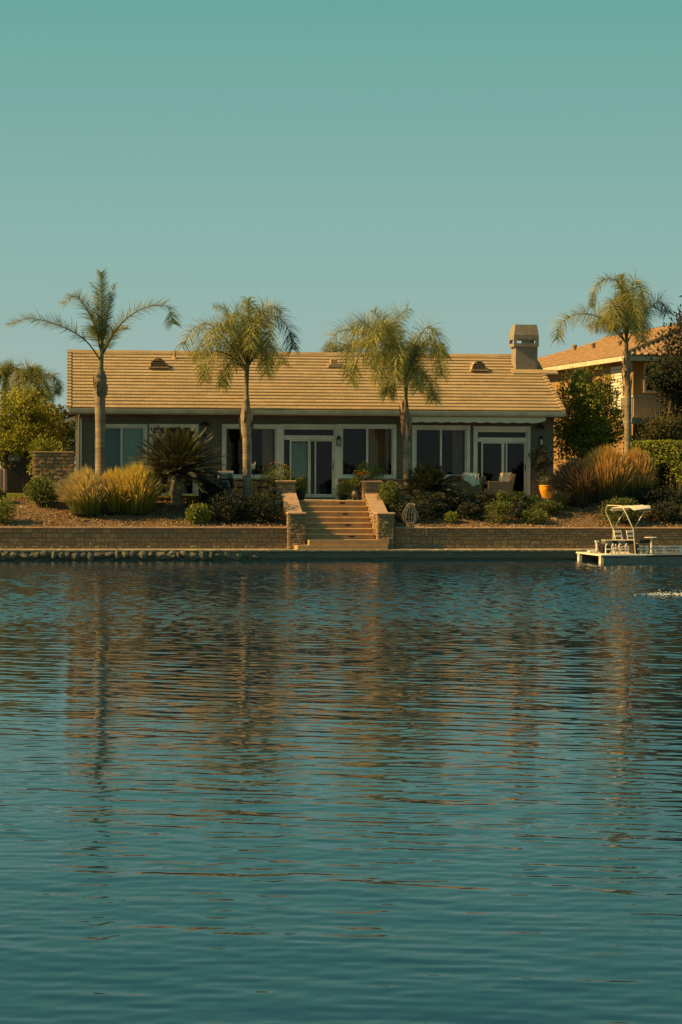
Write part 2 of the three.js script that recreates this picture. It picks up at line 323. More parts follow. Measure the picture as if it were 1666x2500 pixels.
/* ------------------------------------------------------------------ setting: ground, banks, ledge, patio, lawn */
const X = (px, zl) => L(px, 1150, zl).x;
const ST = { x0: -2.05, x1: 0.38 };                    // clear width of the stairs
{
  const b = new MB();
  b.quad(V3(-600, 1.86, 2.7), V3(600, 1.86, 2.7), V3(600, 1.86, -700), V3(-600, 1.86, -700));
  solo('ground', b, M.soil, SITE, { kind: 'structure' });
  // sloping mulch beds either side of the stairs
  R = rng(5);
  const nn = lattice(64, 31), mb = new MB();
  const bed = (x0, x1) => {
    const nx = Math.ceil((x1 - x0) / 0.12), nzc = 34, k0 = mb.p.length / 3;
    for (let j = 0; j <= nzc; j++) for (let i = 0; i <= nx; i++) { const x = lerp(x0, x1, i / nx), z = lerp(6.26, 2.4, j / nzc); const y = bankY(z) + (nn(x * 1.3 + 30, z * 1.3) - 0.5) * 0.09 * smooth(6.26, 5.6, z) + (nn(x * 6, z * 6) - 0.5) * 0.03; mb.vert(x, y, z, 0, 1, 0, x, z); }
    for (let j = 0; j < nzc; j++) for (let i = 0; i < nx; i++) { const p = k0 + j * (nx + 1) + i, q = p + nx + 1; mb.i.push(p, p + 1, q + 1, p, q + 1, q); }
  };
  bed(-32, -2.56); bed(0.86, 32);
  const g = mb.geo(); g.computeVertexNormals();
  solo('mulch_bed', g, M.mulch, SITE, { kind: 'structure' });
  // bark chips lying on the beds
  const chip = new THREE.BoxGeometry(0.075, 0.014, 0.03), N = 9000, im = new THREE.InstancedMesh(chip, new THREE.MeshStandardMaterial({ roughness: 1 }), N), m4 = new THREE.Matrix4(), e = new THREE.Euler(), q = new THREE.Quaternion(), c = new THREE.Color();
  for (let k = 0; k < N; k++) {
    let x; do x = rr(-13.5, 12.5); while (x > -2.75 && x < 1.05);
    const z = rr(2.7, 6.2), s = rr(0.5, 1.4);
    e.set(gauss() * 0.5, R() * 6.28, gauss() * 0.5); q.setFromEuler(e);
    m4.compose(V3(x, bankY(z) + 0.02, z), q, V3(s, 1, s * rr(0.5, 1.2))); im.setMatrixAt(k, m4);
    const t = R(); c.setRGB(...mixc([0.12, 0.075, 0.035], [0.5, 0.33, 0.16], t * t)); im.setColorAt(k, c);
  }
  im.name = 'bark_chips'; im.position.copy(SITE.world(0, 0, 0)); im.rotation.y = THETA; im.userData = { kind: 'stuff', label: 'brown bark chips scattered over the sloping garden beds' }; shade(im); scene.add(im);
  // lawn left of and before the left part of the house
  const lw = new MB(); lw.quad(V3(-30, LAWN_Y - 0.012, 2.75), V3(-5.3, LAWN_Y - 0.012, 2.75), V3(-5.3, LAWN_Y - 0.012, -16), V3(-30, LAWN_Y - 0.012, -16));
  lw.quad(V3(8.97, LAWN_Y - 0.012, 2.4), V3(32, LAWN_Y - 0.012, 2.4), V3(32, LAWN_Y - 0.012, -16), V3(8.97, LAWN_Y - 0.012, -16));
  solo('lawn', lw, M.lawn, SITE, { kind: 'structure' });
  const bl = new THREE.BufferGeometry(); bl.setAttribute('position', new THREE.Float32BufferAttribute([-0.012, 0, 0, 0.012, 0, 0, 0.02, 0.07, 0.01, -0.02, 0, 0.012, 0, 0, -0.012, -0.03, 0.055, -0.01], 3)); bl.computeVertexNormals();
  const NG = 24000, ig = new THREE.InstancedMesh(bl, leafy([1, 1, 1], 0.35), NG);
  for (let k = 0; k < NG; k++) {
    const x = k % 3 ? rr(-13.5, -9.2) : rr(-9.3, -5.4), z = k % 3 ? rr(-7, 3) : rr(0.4, 3);
    e.set(gauss() * 0.2, R() * 6.28, gauss() * 0.2); q.setFromEuler(e); m4.compose(V3(x, bankY(z) - 0.012, z), q, V3(1.3, rr(0.7, 1.5), 1.3)); ig.setMatrixAt(k, m4);
    c.setRGB(...mixc([0.16, 0.19, 0.015], [0.36, 0.36, 0.04], R())); ig.setColorAt(k, c);
  }
  ig.name = 'grass'; ig.position.copy(SITE.world(0, 0, 0)); ig.rotation.y = THETA; ig.userData = { kind: 'stuff', label: 'short bright green grass of the lawn beside the house' }; shade(ig); scene.add(ig);
  // patio
  const pt = new MB(); pt.box(-5.3, 1.7, 3.6, 8.95, PATIO_Y, -0.02);
  solo('patio', pt, std([0.62, 0.52, 0.35], 0.92, { map: rep(T_stain, 2.9), bump: rep(T_grain, 0.6), bs: 0.004 }), SITE, { kind: 'structure' });
}

/* ------------------------------------------------------------------ stones */
const unitStones = [];
{ // seven unit stones: 0..1 in x and y, face near z = 1, edges chamfered and corners uneven
  R = rng(91);
  for (let k = 0; k < 7; k++) {
    const mb = new MB(), j = () => rr(-0.045, 0.045), e = () => rr(0.08, 0.15);
    const o = [[0.02, 0.03], [0.98, 0.03], [0.98, 0.97], [0.02, 0.97]].map(([x, y]) => V3(x + j() * 0.6, y + j(), 0));
    const ctr = V3(0.5, 0.5, 0), f = o.map((p) => p.clone().lerp(ctr, e()).setZ(rr(0.75, 1))), m = o.map((p) => p.clone().setZ(rr(0.4, 0.6)));
    const c = V3(0.5 + j(), 0.5 + j(), rr(0.9, 1.12));
    for (let a = 0; a < 4; a++) { const b = (a + 1) % 4; mb.quad(o[a], o[b], m[b], m[a]); mb.quad(m[a], m[b], f[b], f[a]); mb.tri(f[a], f[b], c); }
    unitStones.push(mb.geo());
  }
}
// lays courses of stones on a face: origin o, unit vectors u (along), v (up), n (out); keep(a0, b0, a1, b1) drops those outside the face
function layStones(parent, o, u, v, n, w, h, { rows = [0.08, 0.13], lens = [0.11, 0.27], deep = 0.035, seed = 1, keep = () => true, most = 300, mats = M.stone, gap = 0.008, name = 'stone', rank = () => 0 }) {
  R = rng(seed);
  const list = [], base = baseOf(parent), q = new THREE.Quaternion().setFromRotationMatrix(new THREE.Matrix4().makeBasis(u, v, n));
  let y = 0; const hs = [];
  while (y < h - 0.03) { let k = rr(...rows); if (h - y - k < rows[0] * 0.7) k = h - y; hs.push([y, k]); y += k; }
  hs.forEach(([y, k]) => {
    let x = -rr(0, 0.1);
    while (x < w) { let l = rr(...lens) * (k > (rows[0] + rows[1]) / 2 ? 1.1 : 0.95); const a = Math.max(0, x), b = Math.min(w, w - (x + l) < 0.06 ? w : x + l); const j0 = rr(-0.012, 0.012); if (b - a > 0.04 && keep(a, y, b, y + k)) list.push([a, Math.max(0, y + j0), b - a, Math.min(k, h - y - Math.max(0, j0))]); x = b === w ? w : x + l; }
  });
  list.sort((a, b) => rank(a) - rank(b));
  const rest = [];
  list.forEach(([a, b, ww, hh], i) => {
    const g = unitStones[Math.floor(R() * 7)], p = o.clone().addScaledVector(u, a + gap / 2).addScaledVector(v, b + gap / 2), mt = mats[Math.floor(R() * mats.length)], s = V3(ww - gap, hh - gap, deep * rr(0.6, 1.3));
    p.x -= base[0]; p.y -= base[1]; p.z -= base[2];
    if (i < most) { const m = shade(new THREE.Mesh(g, mt)); m.name = name; m.position.copy(p); m.quaternion.copy(q); m.scale.copy(s); parent.add(m); }
    else rest.push(g.clone().applyMatrix4(new THREE.Matrix4().compose(p, q, s)));
  });
  if (rest.length) { const m = shade(new THREE.Mesh(mergeGeometries(rest), mats[0])); m.name = 'stone_courses'; m.userData.kind = 'stuff'; parent.add(m); }
}
const UX = V3(1, 0, 0), UY = V3(0, 1, 0), UZ = V3(0, 0, 1);

function capRow(parent, x0, x1, y0, y1, z0, z1, piece, name, mat) {
  let x = x0; while (x < x1 - 0.01) { let l = Math.min(piece * rr(0.85, 1.15), x1 - x); if (x1 - x - l < 0.2) l = x1 - x; const mb = new MB(); mb.cbox(x + 0.003, y0, z0, x + l - 0.003, y1 + rr(-0.004, 0.004), z1 + rr(-0.006, 0.006), 0.012); put(parent, name, mb, mat); x += l; }
}
function retainingWall(label, x0, x1, seed, centre) {
  const t = thing('retaining_wall', label, 'wall', [(x0 + x1) / 2, LEDGE_Y, 6.4]);
  const mb = new MB(); mb.box(x0, LEDGE_Y - 0.3, 6.08, x1, CAP_Y - 0.05, 6.4); put(t, 'wall_core', mb, M.mortar);
  R = rng(seed);
  capRow(t, x0, x1, CAP_Y - 0.05, CAP_Y, 6.05, 6.475, 0.62, 'cap_stone', M.cap);
  layStones(t, V3(x0, LEDGE_Y, 6.4), UX, UY, UZ, x1 - x0, CAP_Y - 0.055 - LEDGE_Y, { seed, rows: [0.075, 0.165], lens: [0.09, 0.34], deep: 0.03, rank: (s) => Math.abs(s[0] + x0 - centre) });
  return t;
}
retainingWall('long low stone retaining wall with terracotta cap left of the stairs', -17, -2.62, 301, -7);
retainingWall('low stone retaining wall with terracotta cap right of the stairs, behind the boat', 1.06, 17, 302, 5);

/* ledge and sea wall */
{
  const mb = new MB(); mb.box(-40, -0.6, 6.0, 40, LEDGE_Y - 0.05, 7.28);
  solo('shore_footing', mb, M.seawall, SITE, { kind: 'structure' });
  const t = thing('sea_wall', 'rough sea wall of rocks and concrete at the waterline under the ledge', 'sea wall', [-3, 0, 7.3]);
  const lip = new MB(); R = rng(61);
  for (let x = -20; x < 20; x += 0.16) { const z = 7.38 + rr(-0.025, 0.02), dy = rr(-0.012, 0.006); lip.hexa([V3(x, LEDGE_Y - 0.05 + rr(-0.02, 0), z), V3(x + 0.16, LEDGE_Y - 0.05, z), V3(x + 0.16, LEDGE_Y - 0.05, 6.4), V3(x, LEDGE_Y - 0.05, 6.4), V3(x, LEDGE_Y + dy, z), V3(x + 0.16, LEDGE_Y + dy, z), V3(x + 0.16, LEDGE_Y, 6.4), V3(x, LEDGE_Y, 6.4)]); }
  put(t, 'ledge', lip, M.concrete);
  const face = new MB(); // wavy concrete face right of the rocks
  const nn = lattice(64, 62);
  const x0 = X(470, 7.3), nx = 150, ny = 6, k0 = 0;
  for (let j = 0; j <= ny; j++) for (let i = 0; i <= nx; i++) { const x = lerp(x0, 18, i / nx), y = lerp(0.075, 0.31, j / ny); face.vert(x, y + (j ? 0 : (nn(x * 3, 5) - 0.5) * 0.03), 7.33 + (nn(x * 2.2, y * 6) - 0.5) * 0.05, 0, 0, 1, x, y); }
  for (let j = 0; j < ny; j++) for (let i = 0; i < nx; i++) { const p = k0 + j * (nx + 1) + i, q = p + nx + 1; face.i.push(p, p + 1, q + 1, p, q + 1, q); }
  const fg = face.geo(); fg.computeVertexNormals(); put(t, 'concrete_face', fg, M.seawall);
  let x = -14;
  while (x < X(640, 7.3)) {
    const fade = smooth(X(420, 7.3), X(650, 7.3), x), w = rr(0.17, 0.4), h = rr(0.2, 0.3), g = new THREE.IcosahedronGeometry(0.5, 1), p = g.attributes.position, sk = rr(-0.35, 0.35), sd = R() * 50;
    for (let k = 0; k < p.count; k++) { const v = V3().fromBufferAttribute(p, k), f = 1 + (nn(v.x * 3 + sd, v.y * 3 + v.z * 2) - 0.5) * 0.5; p.setXYZ(k, (v.x * f + v.y * sk) * w * 1.32, v.y * f * h * 1.3, v.z * f * 0.21); }
    g.computeVertexNormals(); g.setAttribute('color', new THREE.Float32BufferAttribute(new Float32Array(p.count * 3).fill(1), 3));
    g.translate(x + w / 2, 0.31 - h / 2 + rr(-0.02, 0.02), 7.31 - fade * 0.04);
    put(t, 'rock', g, M.rock[Math.floor(R() * 3)]);
    x += w;
  }
}

/* ------------------------------------------------------------------ stairs */
{
  const t = thing('staircase', 'garden stairs with stone pillars and side walls leading down to the lake', 'stairs', [-0.83, LEDGE_Y, 6.3]);
  R = rng(71);
  const n = 7, rise = (PATIO_Y - LANDING_Y) / n, run = (6.3 - 3.6) / n;
  for (let k = 0; k < n; k++) {
    const y1 = LANDING_Y + rise * (k + 1), z1 = 6.3 - run * k, mb = new MB();
    mb.box(ST.x0, y1 - rise, z1 - run, ST.x1, y1 - 0.045, z1);
    mb.cbox(ST.x0, y1 - 0.045, z1 - run, ST.x1, y1, z1 + 0.03, 0.01, [1.25, 1.25, 1.2]);
    const s = put(t, 'step', mb, M.step);
    if (k % 2 === 0 || k === 6) { const l = new MB(), c = -0.83 + 0.42 - k * 0.005; if (k < 6 || true) { l.box(c - 0.09, y1 - 0.115, z1 + 0.001, c + 0.09, y1 - 0.062, z1 + 0.012); put(s, 'step_light', l, M.iron); } }
  }
  const slab = new MB(); { const q = (y) => [V3(-1.93, y, 7.0), V3(0.78, y, 7.0), V3(0.78, y, 6.301), V3(-2.04, y, 6.301)]; slab.hexa([...q(LANDING_Y - 0.17), ...q(LANDING_Y)]); } put(t, 'landing', slab, M.step);
  const slab2 = new MB(); { const q = (y) => [V3(-2.34, y, 7.18), V3(0.72, y, 7.18), V3(0.72, y, 6.751), V3(-2.44, y, 6.751)]; slab2.hexa([...q(LEDGE_Y), ...q(LANDING_Y - 0.175)]); } put(t, 'lower_landing', slab2, M.step);
  const pillar = (x0, x1, y0, y1, z0, z1, seed) => {
    const g = sub(t, 'pillar'), mb = new MB(); mb.box(x0, y0, z0, x1, y1 - 0.06, z1); put(g, 'pillar_core', mb, M.mortar);
    const h = y1 - 0.06 - y0;
    layStones(g, V3(x0, y0, z1), UX, UY, UZ, x1 - x0, h, { seed, rows: [0.08, 0.12], lens: [0.1, 0.26], deep: 0.025 });
    layStones(g, V3(x0, y0, z0), V3(0, 0, 1), UY, V3(-1, 0, 0), z1 - z0, h, { seed: seed + 1, rows: [0.08, 0.12], lens: [0.1, 0.26], deep: 0.03 });
    layStones(g, V3(x1, y0, z1), V3(0, 0, -1), UY, V3(1, 0, 0), z1 - z0, h, { seed: seed + 2, rows: [0.08, 0.12], lens: [0.1, 0.26], deep: 0.025 });
    const c = new MB(), m = 0.06; // cap with rounded edge
    c.cbox(x0 - m, y1 - 0.06, z0 - m, x1 + m, y1 + 0.015, z1 + m, 0.028); put(g, 'pillar_cap', c, M.cap);
  };
  pillar(-2.6, -2.05, LEDGE_Y, 1.58, 6.2, 6.75, 410); pillar(0.44, 0.98, LEDGE_Y, 1.58, 6.2, 6.75, 420);
  pillar(-2.7, -2.1, 1.5, 2.65, 3.2, 3.75, 430); pillar(0.38, 0.95, 1.5, 2.65, 3.2, 3.75, 440);
  for (const [x0, x1, inner, seed] of [[-2.55, -2.1, 1, 450], [0.42, 0.85, -1, 460]]) {
    const g = sub(t, 'side_wall'), za = 3.75, zb = 6.2, ya = 2.23, yb = 1.52, mb = new MB();
    const P = (x, z, o) => V3(x, lerp(ya, yb, (z - za) / (zb - za)) + o, z);
    mb.hexa([V3(x0, 0.5, zb), V3(x1, 0.5, zb), V3(x1, 0.5, za), V3(x0, 0.5, za), P(x0, zb, -0.05), P(x1, zb, -0.05), P(x1, za, -0.05), P(x0, za, -0.05)]); put(g, 'wall_core', mb, M.mortar);
    const keep = (a, b, c, d) => { const z = inner < 0 ? Math.max(za + a, za + c) : zb - Math.min(a, c), zz = inner < 0 ? za + c : zb - a; return 0.6 + d < lerp(ya, yb, (zz - za) / (zb - za)) - 0.03; };
    if (inner < 0) layStones(g, V3(x0, 0.6, za), UZ, UY, V3(-1, 0, 0), zb - za, 1.7, { seed, keep, deep: 0.03, mats: [M.stone[0], M.stone[2], M.stone[4]] });
    else layStones(g, V3(x1, 0.6, zb), V3(0, 0, -1), UY, UX, zb - za, 1.7, { seed, keep, deep: 0.03 });
    const nC = 4; for (let k = 0; k < nC; k++) { const z0 = lerp(za, zb, (k + 1) / nC) - 0.004, z1 = lerp(za, zb, k / nC) + 0.004, c = new MB(), m = 0.04; c.hexa([P(x0 - m, z0, -0.05), P(x1 + m, z0, -0.05), P(x1 + m, z1, -0.05), P(x0 - m, z1, -0.05), P(x0 - m, z0, 0), P(x1 + m, z0, 0), P(x1 + m, z1, 0), P(x0 - m, z1, 0)]); put(g, 'cap_stone', c, M.cap); }
  }
}

/* ------------------------------------------------------------------ the house */
const HX0 = -9.62, HX1 = 8.0, RX0 = -10.06, RX1 = 8.32, EAVE_Z = 0.6, EAVE_Y = 5.24, RIDGE_Y = 7.56, RIDGE_Z = -4.9;
const roofY = (z) => z > RIDGE_Z ? lerp(EAVE_Y, RIDGE_Y, (EAVE_Z - z) / (EAVE_Z - RIDGE_Z)) : lerp(RIDGE_Y, EAVE_Y, (RIDGE_Z - z) / (EAVE_Z - RIDGE_Z));
{
  const house = thing('lakeside_house', 'long single-storey brown house with a tan tiled gable roof and white windows', 'house', [-0.8, FLOOR_Y, 0]);
  const rect = (x0, y0, x1, y1, z = 0) => { const a = L(x0, y0, z), b = L(x1, y1, z); return [a.x, b.y, b.x, a.y]; };   // [x0, y bottom, x1, y top]
  // openings (inside of the casings) in photo pixels
  const openings = { w1: [238, 1041, 354, 1163], d1: [371, 1041, 479, 1211], w2: [549, 1042, 676, 1163], d2: [690, 1042, 819, 1212], w3: [834, 1042, 961, 1163], w4: [1014, 1045, 1140, 1163], d3: [1163, 1047, 1288, 1212] };
  const O = {}; for (const k in openings) O[k] = rect(...openings[k]);
  for (const k of ['d1', 'd2', 'd3']) O[k][1] = FLOOR_Y;
  // front wall with its openings
  const sh = new THREE.Shape(); sh.moveTo(HX0, 1.8); sh.lineTo(HX1, 1.8); sh.lineTo(HX1, 5.2); sh.lineTo(HX0, 5.2); sh.closePath();
  for (const k in O) { const [x0, y0, x1, y1] = O[k], h = new THREE.Path(); h.moveTo(x0, y0); h.lineTo(x0, y1); h.lineTo(x1, y1); h.lineTo(x1, y0); h.closePath(); sh.holes.push(h); }
  const wg = new THREE.ExtrudeGeometry(sh, { depth: 0.2, bevelEnabled: false }); wg.translate(0, 0, -0.2); wg.setAttribute('color', new THREE.Float32BufferAttribute(new Float32Array(wg.attributes.position.count * 3).fill(1), 3));
  put(house, 'front_wall', wg, M.stucco);
  const gableWall = (x0, x1) => { const s = new THREE.Shape(), d = 2 * RIDGE_Z; s.moveTo(0.2, 1.8); s.lineTo(-d, 1.8); s.lineTo(-d, 5.1); s.lineTo(-RIDGE_Z, roofY(RIDGE_Z) - 0.2); s.lineTo(0.2, 5.1); s.closePath(); const g = new THREE.ExtrudeGeometry(s, { depth: x1 - x0, bevelEnabled: false }); g.rotateY(Math.PI / 2); g.translate(x0, 0, 0); g.setAttribute('color', new THREE.Float32BufferAttribute(new Float32Array(g.attributes.position.count * 3).fill(1), 3)); return g; };
  put(house, 'side_wall', gableWall(HX0, HX0 + 0.2), M.stucco); put(house, 'side_wall', gableWall(HX1 - 0.2, HX1), M.stucco);
  const bw = new MB(); bw.box(HX0, 1.8, 2 * RIDGE_Z - 0.2, HX1, 5.2, 2 * RIDGE_Z); put(house, 'back_wall', bw, M.stucco);
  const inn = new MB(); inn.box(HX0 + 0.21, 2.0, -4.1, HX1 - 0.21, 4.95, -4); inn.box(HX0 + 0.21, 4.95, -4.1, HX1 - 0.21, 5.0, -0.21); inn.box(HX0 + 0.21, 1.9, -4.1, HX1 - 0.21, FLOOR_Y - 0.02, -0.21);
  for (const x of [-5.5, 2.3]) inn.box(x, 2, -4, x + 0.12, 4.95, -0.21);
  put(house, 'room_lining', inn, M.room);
  // corner board
  const cb = new MB(); cb.box(HX0 - 0.13, 2.0, -0.02, HX0 - 0.03, 4.98, 0.08); cb.box(HX0 + 0.03, 2.0, 0.004, HX0 + 0.1, 4.9, 0.07); put(house, 'downspout', cb, M.cream);
  // wainscot of stone under the sills
  const wz = 0.07, sillY = O.w2[1] - 0.07;
  const spans = [[HX0 + 0.15, O.d1[0] - 0.12], [O.d1[2] + 0.12, O.d2[0] - 0.1], [O.d2[2] + 0.1, O.d3[0] - 0.12], [O.d3[2] + 0.13, HX1]];
  spans.forEach(([a, b], i) => {
    const g = sub(house, 'wainscot'), mb = new MB(); mb.box(a, 1.97, 0.002, b, sillY - 0.06, wz - 0.02); put(g, 'wainscot_core', mb, M.mortar);
    const c = new MB(); c.cbox(a, sillY - 0.06, 0.002, b, sillY - 0.01, wz + 0.05, 0.01); put(g, 'wainscot_cap', c, M.stone[3]);
    layStones(g, V3(a, 1.98, wz - 0.02), UX, UY, UZ, b - a, sillY - 0.07 - 1.98, { seed: 500 + i, rows: [0.1, 0.14], lens: [0.2, 0.42], deep: 0.03, most: i === 3 ? 100 : 60, mats: [M.stone[3], M.stone[1]] });
  });
  const ring = (mb, x0, y0, x1, y1, t, z0, z1, col, noSill) => { mb.box(x0, y0, z0, x0 + t, y1, z1, col); mb.box(x1 - t, y0, z0, x1, y1, z1, col); mb.box(x0 + t, y1 - t, z0, x1 - t, y1, z1, col); if (!noSill) mb.box(x0 + t, y0, z0, x1 - t, y0 + t, z1, col); };
  const casing = (part, o, w, door) => { const mb = new MB(); const y0 = door ? FLOOR_Y - 0.05 : o[1] - w * 0.9; mb.box(o[0] - w, y0, 0.003, o[0] + 0.012, o[3] + w, 0.05); mb.box(o[2] - 0.012, y0, 0.003, o[2] + w, o[3] + w, 0.05); mb.box(o[0] + 0.012, o[3] - 0.012, 0.003, o[2] - 0.012, o[3] + w, 0.05); if (!door) mb.cbox(o[0] + 0.012, y0, 0.003, o[2] - 0.012, o[1] + 0.012, 0.06, 0.006); put(part, 'casing', mb, M.white); };
  const winGroup = (o, mullPx, cas) => {
    const g = sub(house, 'window'); casing(g, o, cas);
    const fr = new MB(), x = X(mullPx, 0); ring(fr, o[0] + 0.012, o[1] + 0.012, o[2] - 0.012, o[3] - 0.012, 0.055, -0.09, -0.02); fr.box(x - 0.035, o[1] + 0.067, -0.085, x + 0.035, o[3] - 0.067, -0.015); put(g, 'frame', fr, M.white);
    put(g, 'pane', paneMB(o[0] + 0.067, o[1] + 0.067, x - 0.035, o[3] - 0.067, -0.05), glassMat); put(g, 'pane', paneMB(x + 0.035, o[1] + 0.067, o[2] - 0.067, o[3] - 0.067, -0.06), glassMat);
    return g;
  };
  const g1 = winGroup(O.w1, 297, 0.09); winGroup(O.w2, 612, 0.1); winGroup(O.w3, 897, 0.1); winGroup(O.w4, 1077, 0.11);
  { // closed blind behind the left window, drawn open on its left half
    const bl = new MB(), x = X(297, 0); for (let y = O.w1[1] + 0.04; y < O.w1[3] - 0.06; y += 0.05) { bl.box(x - 0.02, y, -0.16, O.w1[2] - 0.03, y + 0.047, -0.145); bl.box(O.w1[0] + 0.03, y, -0.2, x - 0.02, y + 0.047, -0.185, [0.35, 0.45, 0.5]); } put(g1, 'blind', bl, M.teal);
  }
  const doorGroup = (o, transomPx, stiles, cas, label) => {
    const g = sub(house, 'sliding_door'); casing(g, o, cas, true);
    const [ty0, ty1] = transomPx.map((p) => L(760, p, 0).y), fr = new MB(), X0 = o[0] + 0.012, X1 = o[2] - 0.012, Y1 = o[3] - 0.012;
    fr.box(X0, FLOOR_Y - 0.04, -0.12, X0 + 0.05, Y1, -0.01); fr.box(X1 - 0.05, FLOOR_Y - 0.04, -0.12, X1, Y1, -0.01); fr.box(X0 + 0.05, ty0, -0.12, X1 - 0.05, Y1, -0.01); fr.box(X0 + 0.05, ty1 - 0.16, -0.12, X1 - 0.05, ty1, -0.005); fr.box(X0 + 0.05, FLOOR_Y - 0.04, -0.12, X1 - 0.05, FLOOR_Y + 0.06, -0.005);
    put(g, 'frame', fr, M.white);
    put(g, 'transom_pane', paneMB(X0 + 0.05, ty1, X1 - 0.05, ty0, -0.06), glassMat);
    const yb = FLOOR_Y + 0.06, yt = ty1 - 0.16, xm = X(stiles[1], 0), xt = X(stiles[0], 0), xr = X(stiles[2], 0);
    const s1 = new MB(); ring(s1, xt - 0.03, yb + 0.005, xm + 0.06, yt - 0.005, 0.055, -0.07, -0.035); put(g, 'door_leaf', s1, M.white);
    const s2 = new MB(); ring(s2, xm + 0.065, yb + 0.005, X1 - 0.055, yt - 0.005, 0.05, -0.11, -0.08); s2.box(xr - 0.025, yb + 0.06, -0.108, xr + 0.025, yt - 0.06, -0.083); put(g, 'door_leaf', s2, M.white);
    put(g, 'pane', paneMB(X0 + 0.05, yb, xm, yt, -0.055), glassMat); put(g, 'pane', paneMB(xm + 0.1, yb, X1 - 0.08, yt, -0.095), glassMat);
    const h = new MB(); h.cbox(X1 - 0.075, yb + 0.95, -0.075, X1 - 0.045, yb + 1.2, -0.02, 0.006); put(g, 'door_handle', h, M.iron);
    return g;
  };
  doorGroup(O.d1, [1046, 1060], [392, 426, 440], 0.09); const g2 = doorGroup(O.d2, [1048.5, 1063], [710, 752, 771], 0.1); doorGroup(O.d3, [1052, 1065.5], [1178, 1225, 1238], 0.1);
  { const cu = new MB(); R = rng(81); const x0 = X(712, 0), x1 = X(752, 0); for (let k = 0; k < 14; k++) { const a = lerp(x0, x1, k / 14), b = lerp(x0, x1, (k + 1) / 14), za = k % 2 ? -0.24 : -0.3, zb = k % 2 ? -0.3 : -0.24; cu.quad(V3(a, 2.75, za), V3(b, 2.75, zb), V3(b, 4.05, zb), V3(a, 4.05, za)); } put(g2, 'curtain', cu, M.sheer); }
  const drape = (part, x0, x1, y0, y1, z, col) => { const mb = new MB(), n = Math.max(6, Math.round((x1 - x0) / 0.05)); for (let k = 0; k < n; k++) { const a = lerp(x0, x1, k / n), b = lerp(x0, x1, (k + 1) / n), za = z + (k % 2) * 0.05, zb = z + ((k + 1) % 2) * 0.05; mb.quad(V3(a, y0, za), V3(b, y0, zb), V3(b, y1, zb), V3(a, y1, za), col); } put(part, 'curtain', mb, M.drape); };
  const wins = house.children.filter((c) => c.name === 'window');
  drape(wins[1], O.w2[2] - 0.5, O.w2[2] - 0.1, O.w2[1], O.w2[3] - 0.05, -0.4, [1, 1, 1]); drape(wins[2], X(905, 0), O.w3[2] - 0.1, O.w3[1], O.w3[3] - 0.05, -0.75, [1.2, 0.9, 0.6]); drape(wins[3], O.w4[2] - 0.45, O.w4[2] - 0.09, O.w4[1], O.w4[3] - 0.05, -0.5, [0.8, 0.8, 0.8]);
  { // white boards that join the middle windows to the door
    const tb = new MB(); const t = 0.042;
    tb.box(O.w2[2] + 0.101, FLOOR_Y - 0.05, 0.003, O.d2[0] - 0.101, O.d2[3] + 0.1, t); tb.box(O.d2[2] + 0.101, FLOOR_Y - 0.05, 0.003, O.w3[0] - 0.101, O.d2[3] + 0.1, t); put(house, 'trim_board', tb, M.white);
  }
  // roof: deck, then courses of tiles as real slabs
  const roof = sub(house, 'roof');
  const deck = new MB();
  { const y0 = EAVE_Y - 0.05, o = -0.03, zb = 2 * RIDGE_Z - EAVE_Z; deck.hexa([V3(RX0 + 0.05, y0 - 0.07, EAVE_Z), V3(RX1 - 0.05, y0 - 0.07, EAVE_Z), V3(RX1 - 0.05, RIDGE_Y - 0.12, RIDGE_Z), V3(RX0 + 0.05, RIDGE_Y - 0.12, RIDGE_Z), V3(RX0 + 0.05, y0 + 0.01, EAVE_Z), V3(RX1 - 0.05, y0 + 0.01, EAVE_Z), V3(RX1 - 0.05, RIDGE_Y + o, RIDGE_Z), V3(RX0 + 0.05, RIDGE_Y + o, RIDGE_Z)]);
    deck.hexa([V3(RX0 + 0.05, RIDGE_Y - 0.12, RIDGE_Z - 0.002), V3(RX1 - 0.05, RIDGE_Y - 0.12, RIDGE_Z - 0.002), V3(RX1 - 0.05, y0 - 0.07, zb), V3(RX0 + 0.05, y0 - 0.07, zb), V3(RX0 + 0.05, RIDGE_Y + 0.03, RIDGE_Z - 0.002), V3(RX1 - 0.05, RIDGE_Y + 0.03, RIDGE_Z - 0.002), V3(RX1 - 0.05, y0 + 0.05, zb), V3(RX0 + 0.05, y0 + 0.05, zb)]); }
  put(roof, 'roof_deck', deck, M.darkWood);
  R = rng(101);
  const NC = 18, dz = (EAVE_Z + 0.02 - RIDGE_Z) / NC, pitch = Math.atan2(RIDGE_Y - EAVE_Y, EAVE_Z - RIDGE_Z);
  const warm = (v, r) => [v * (1 + r), v, v * (1 - r)];
  for (let c = 0; c < NC; c++) {
    const zf = EAVE_Z + 0.02 - c * dz, zb = zf - dz - 0.03, mb = new MB(); const tint = rr(0.93, 1.07);
    let x = RX0 + 0.17 - (c % 2) * 0.16;
    while (x < RX1 - 0.16) {
      const a = Math.max(x, RX0 + 0.17), b = Math.min(x + 0.33, RX1 - 0.16); x += 0.33; if (b - a < 0.03) continue;
      const v = tint * rr(0.93, 1.07), col = warm(v, rr(-0.02, 0.05)), lift = rr(0, 0.006), sag = Math.sin(a * 0.9 + c) * 0.004;
      const yf = roofY(zf) + 0.06 + lift + sag, yb = roofY(zb) + 0.014, bot = roofY(zf) + 0.03;
      mb.hexa([V3(a + 0.002, bot, zf), V3(b - 0.002, bot, zf), V3(b - 0.002, yb - 0.02, zb), V3(a + 0.002, yb - 0.02, zb), V3(a + 0.002, yf, zf), V3(b - 0.002, yf, zf), V3(b - 0.002, yb, zb), V3(a + 0.002, yb, zb)], col);
    }
    put(roof, 'tile_course', mb, M.tile);
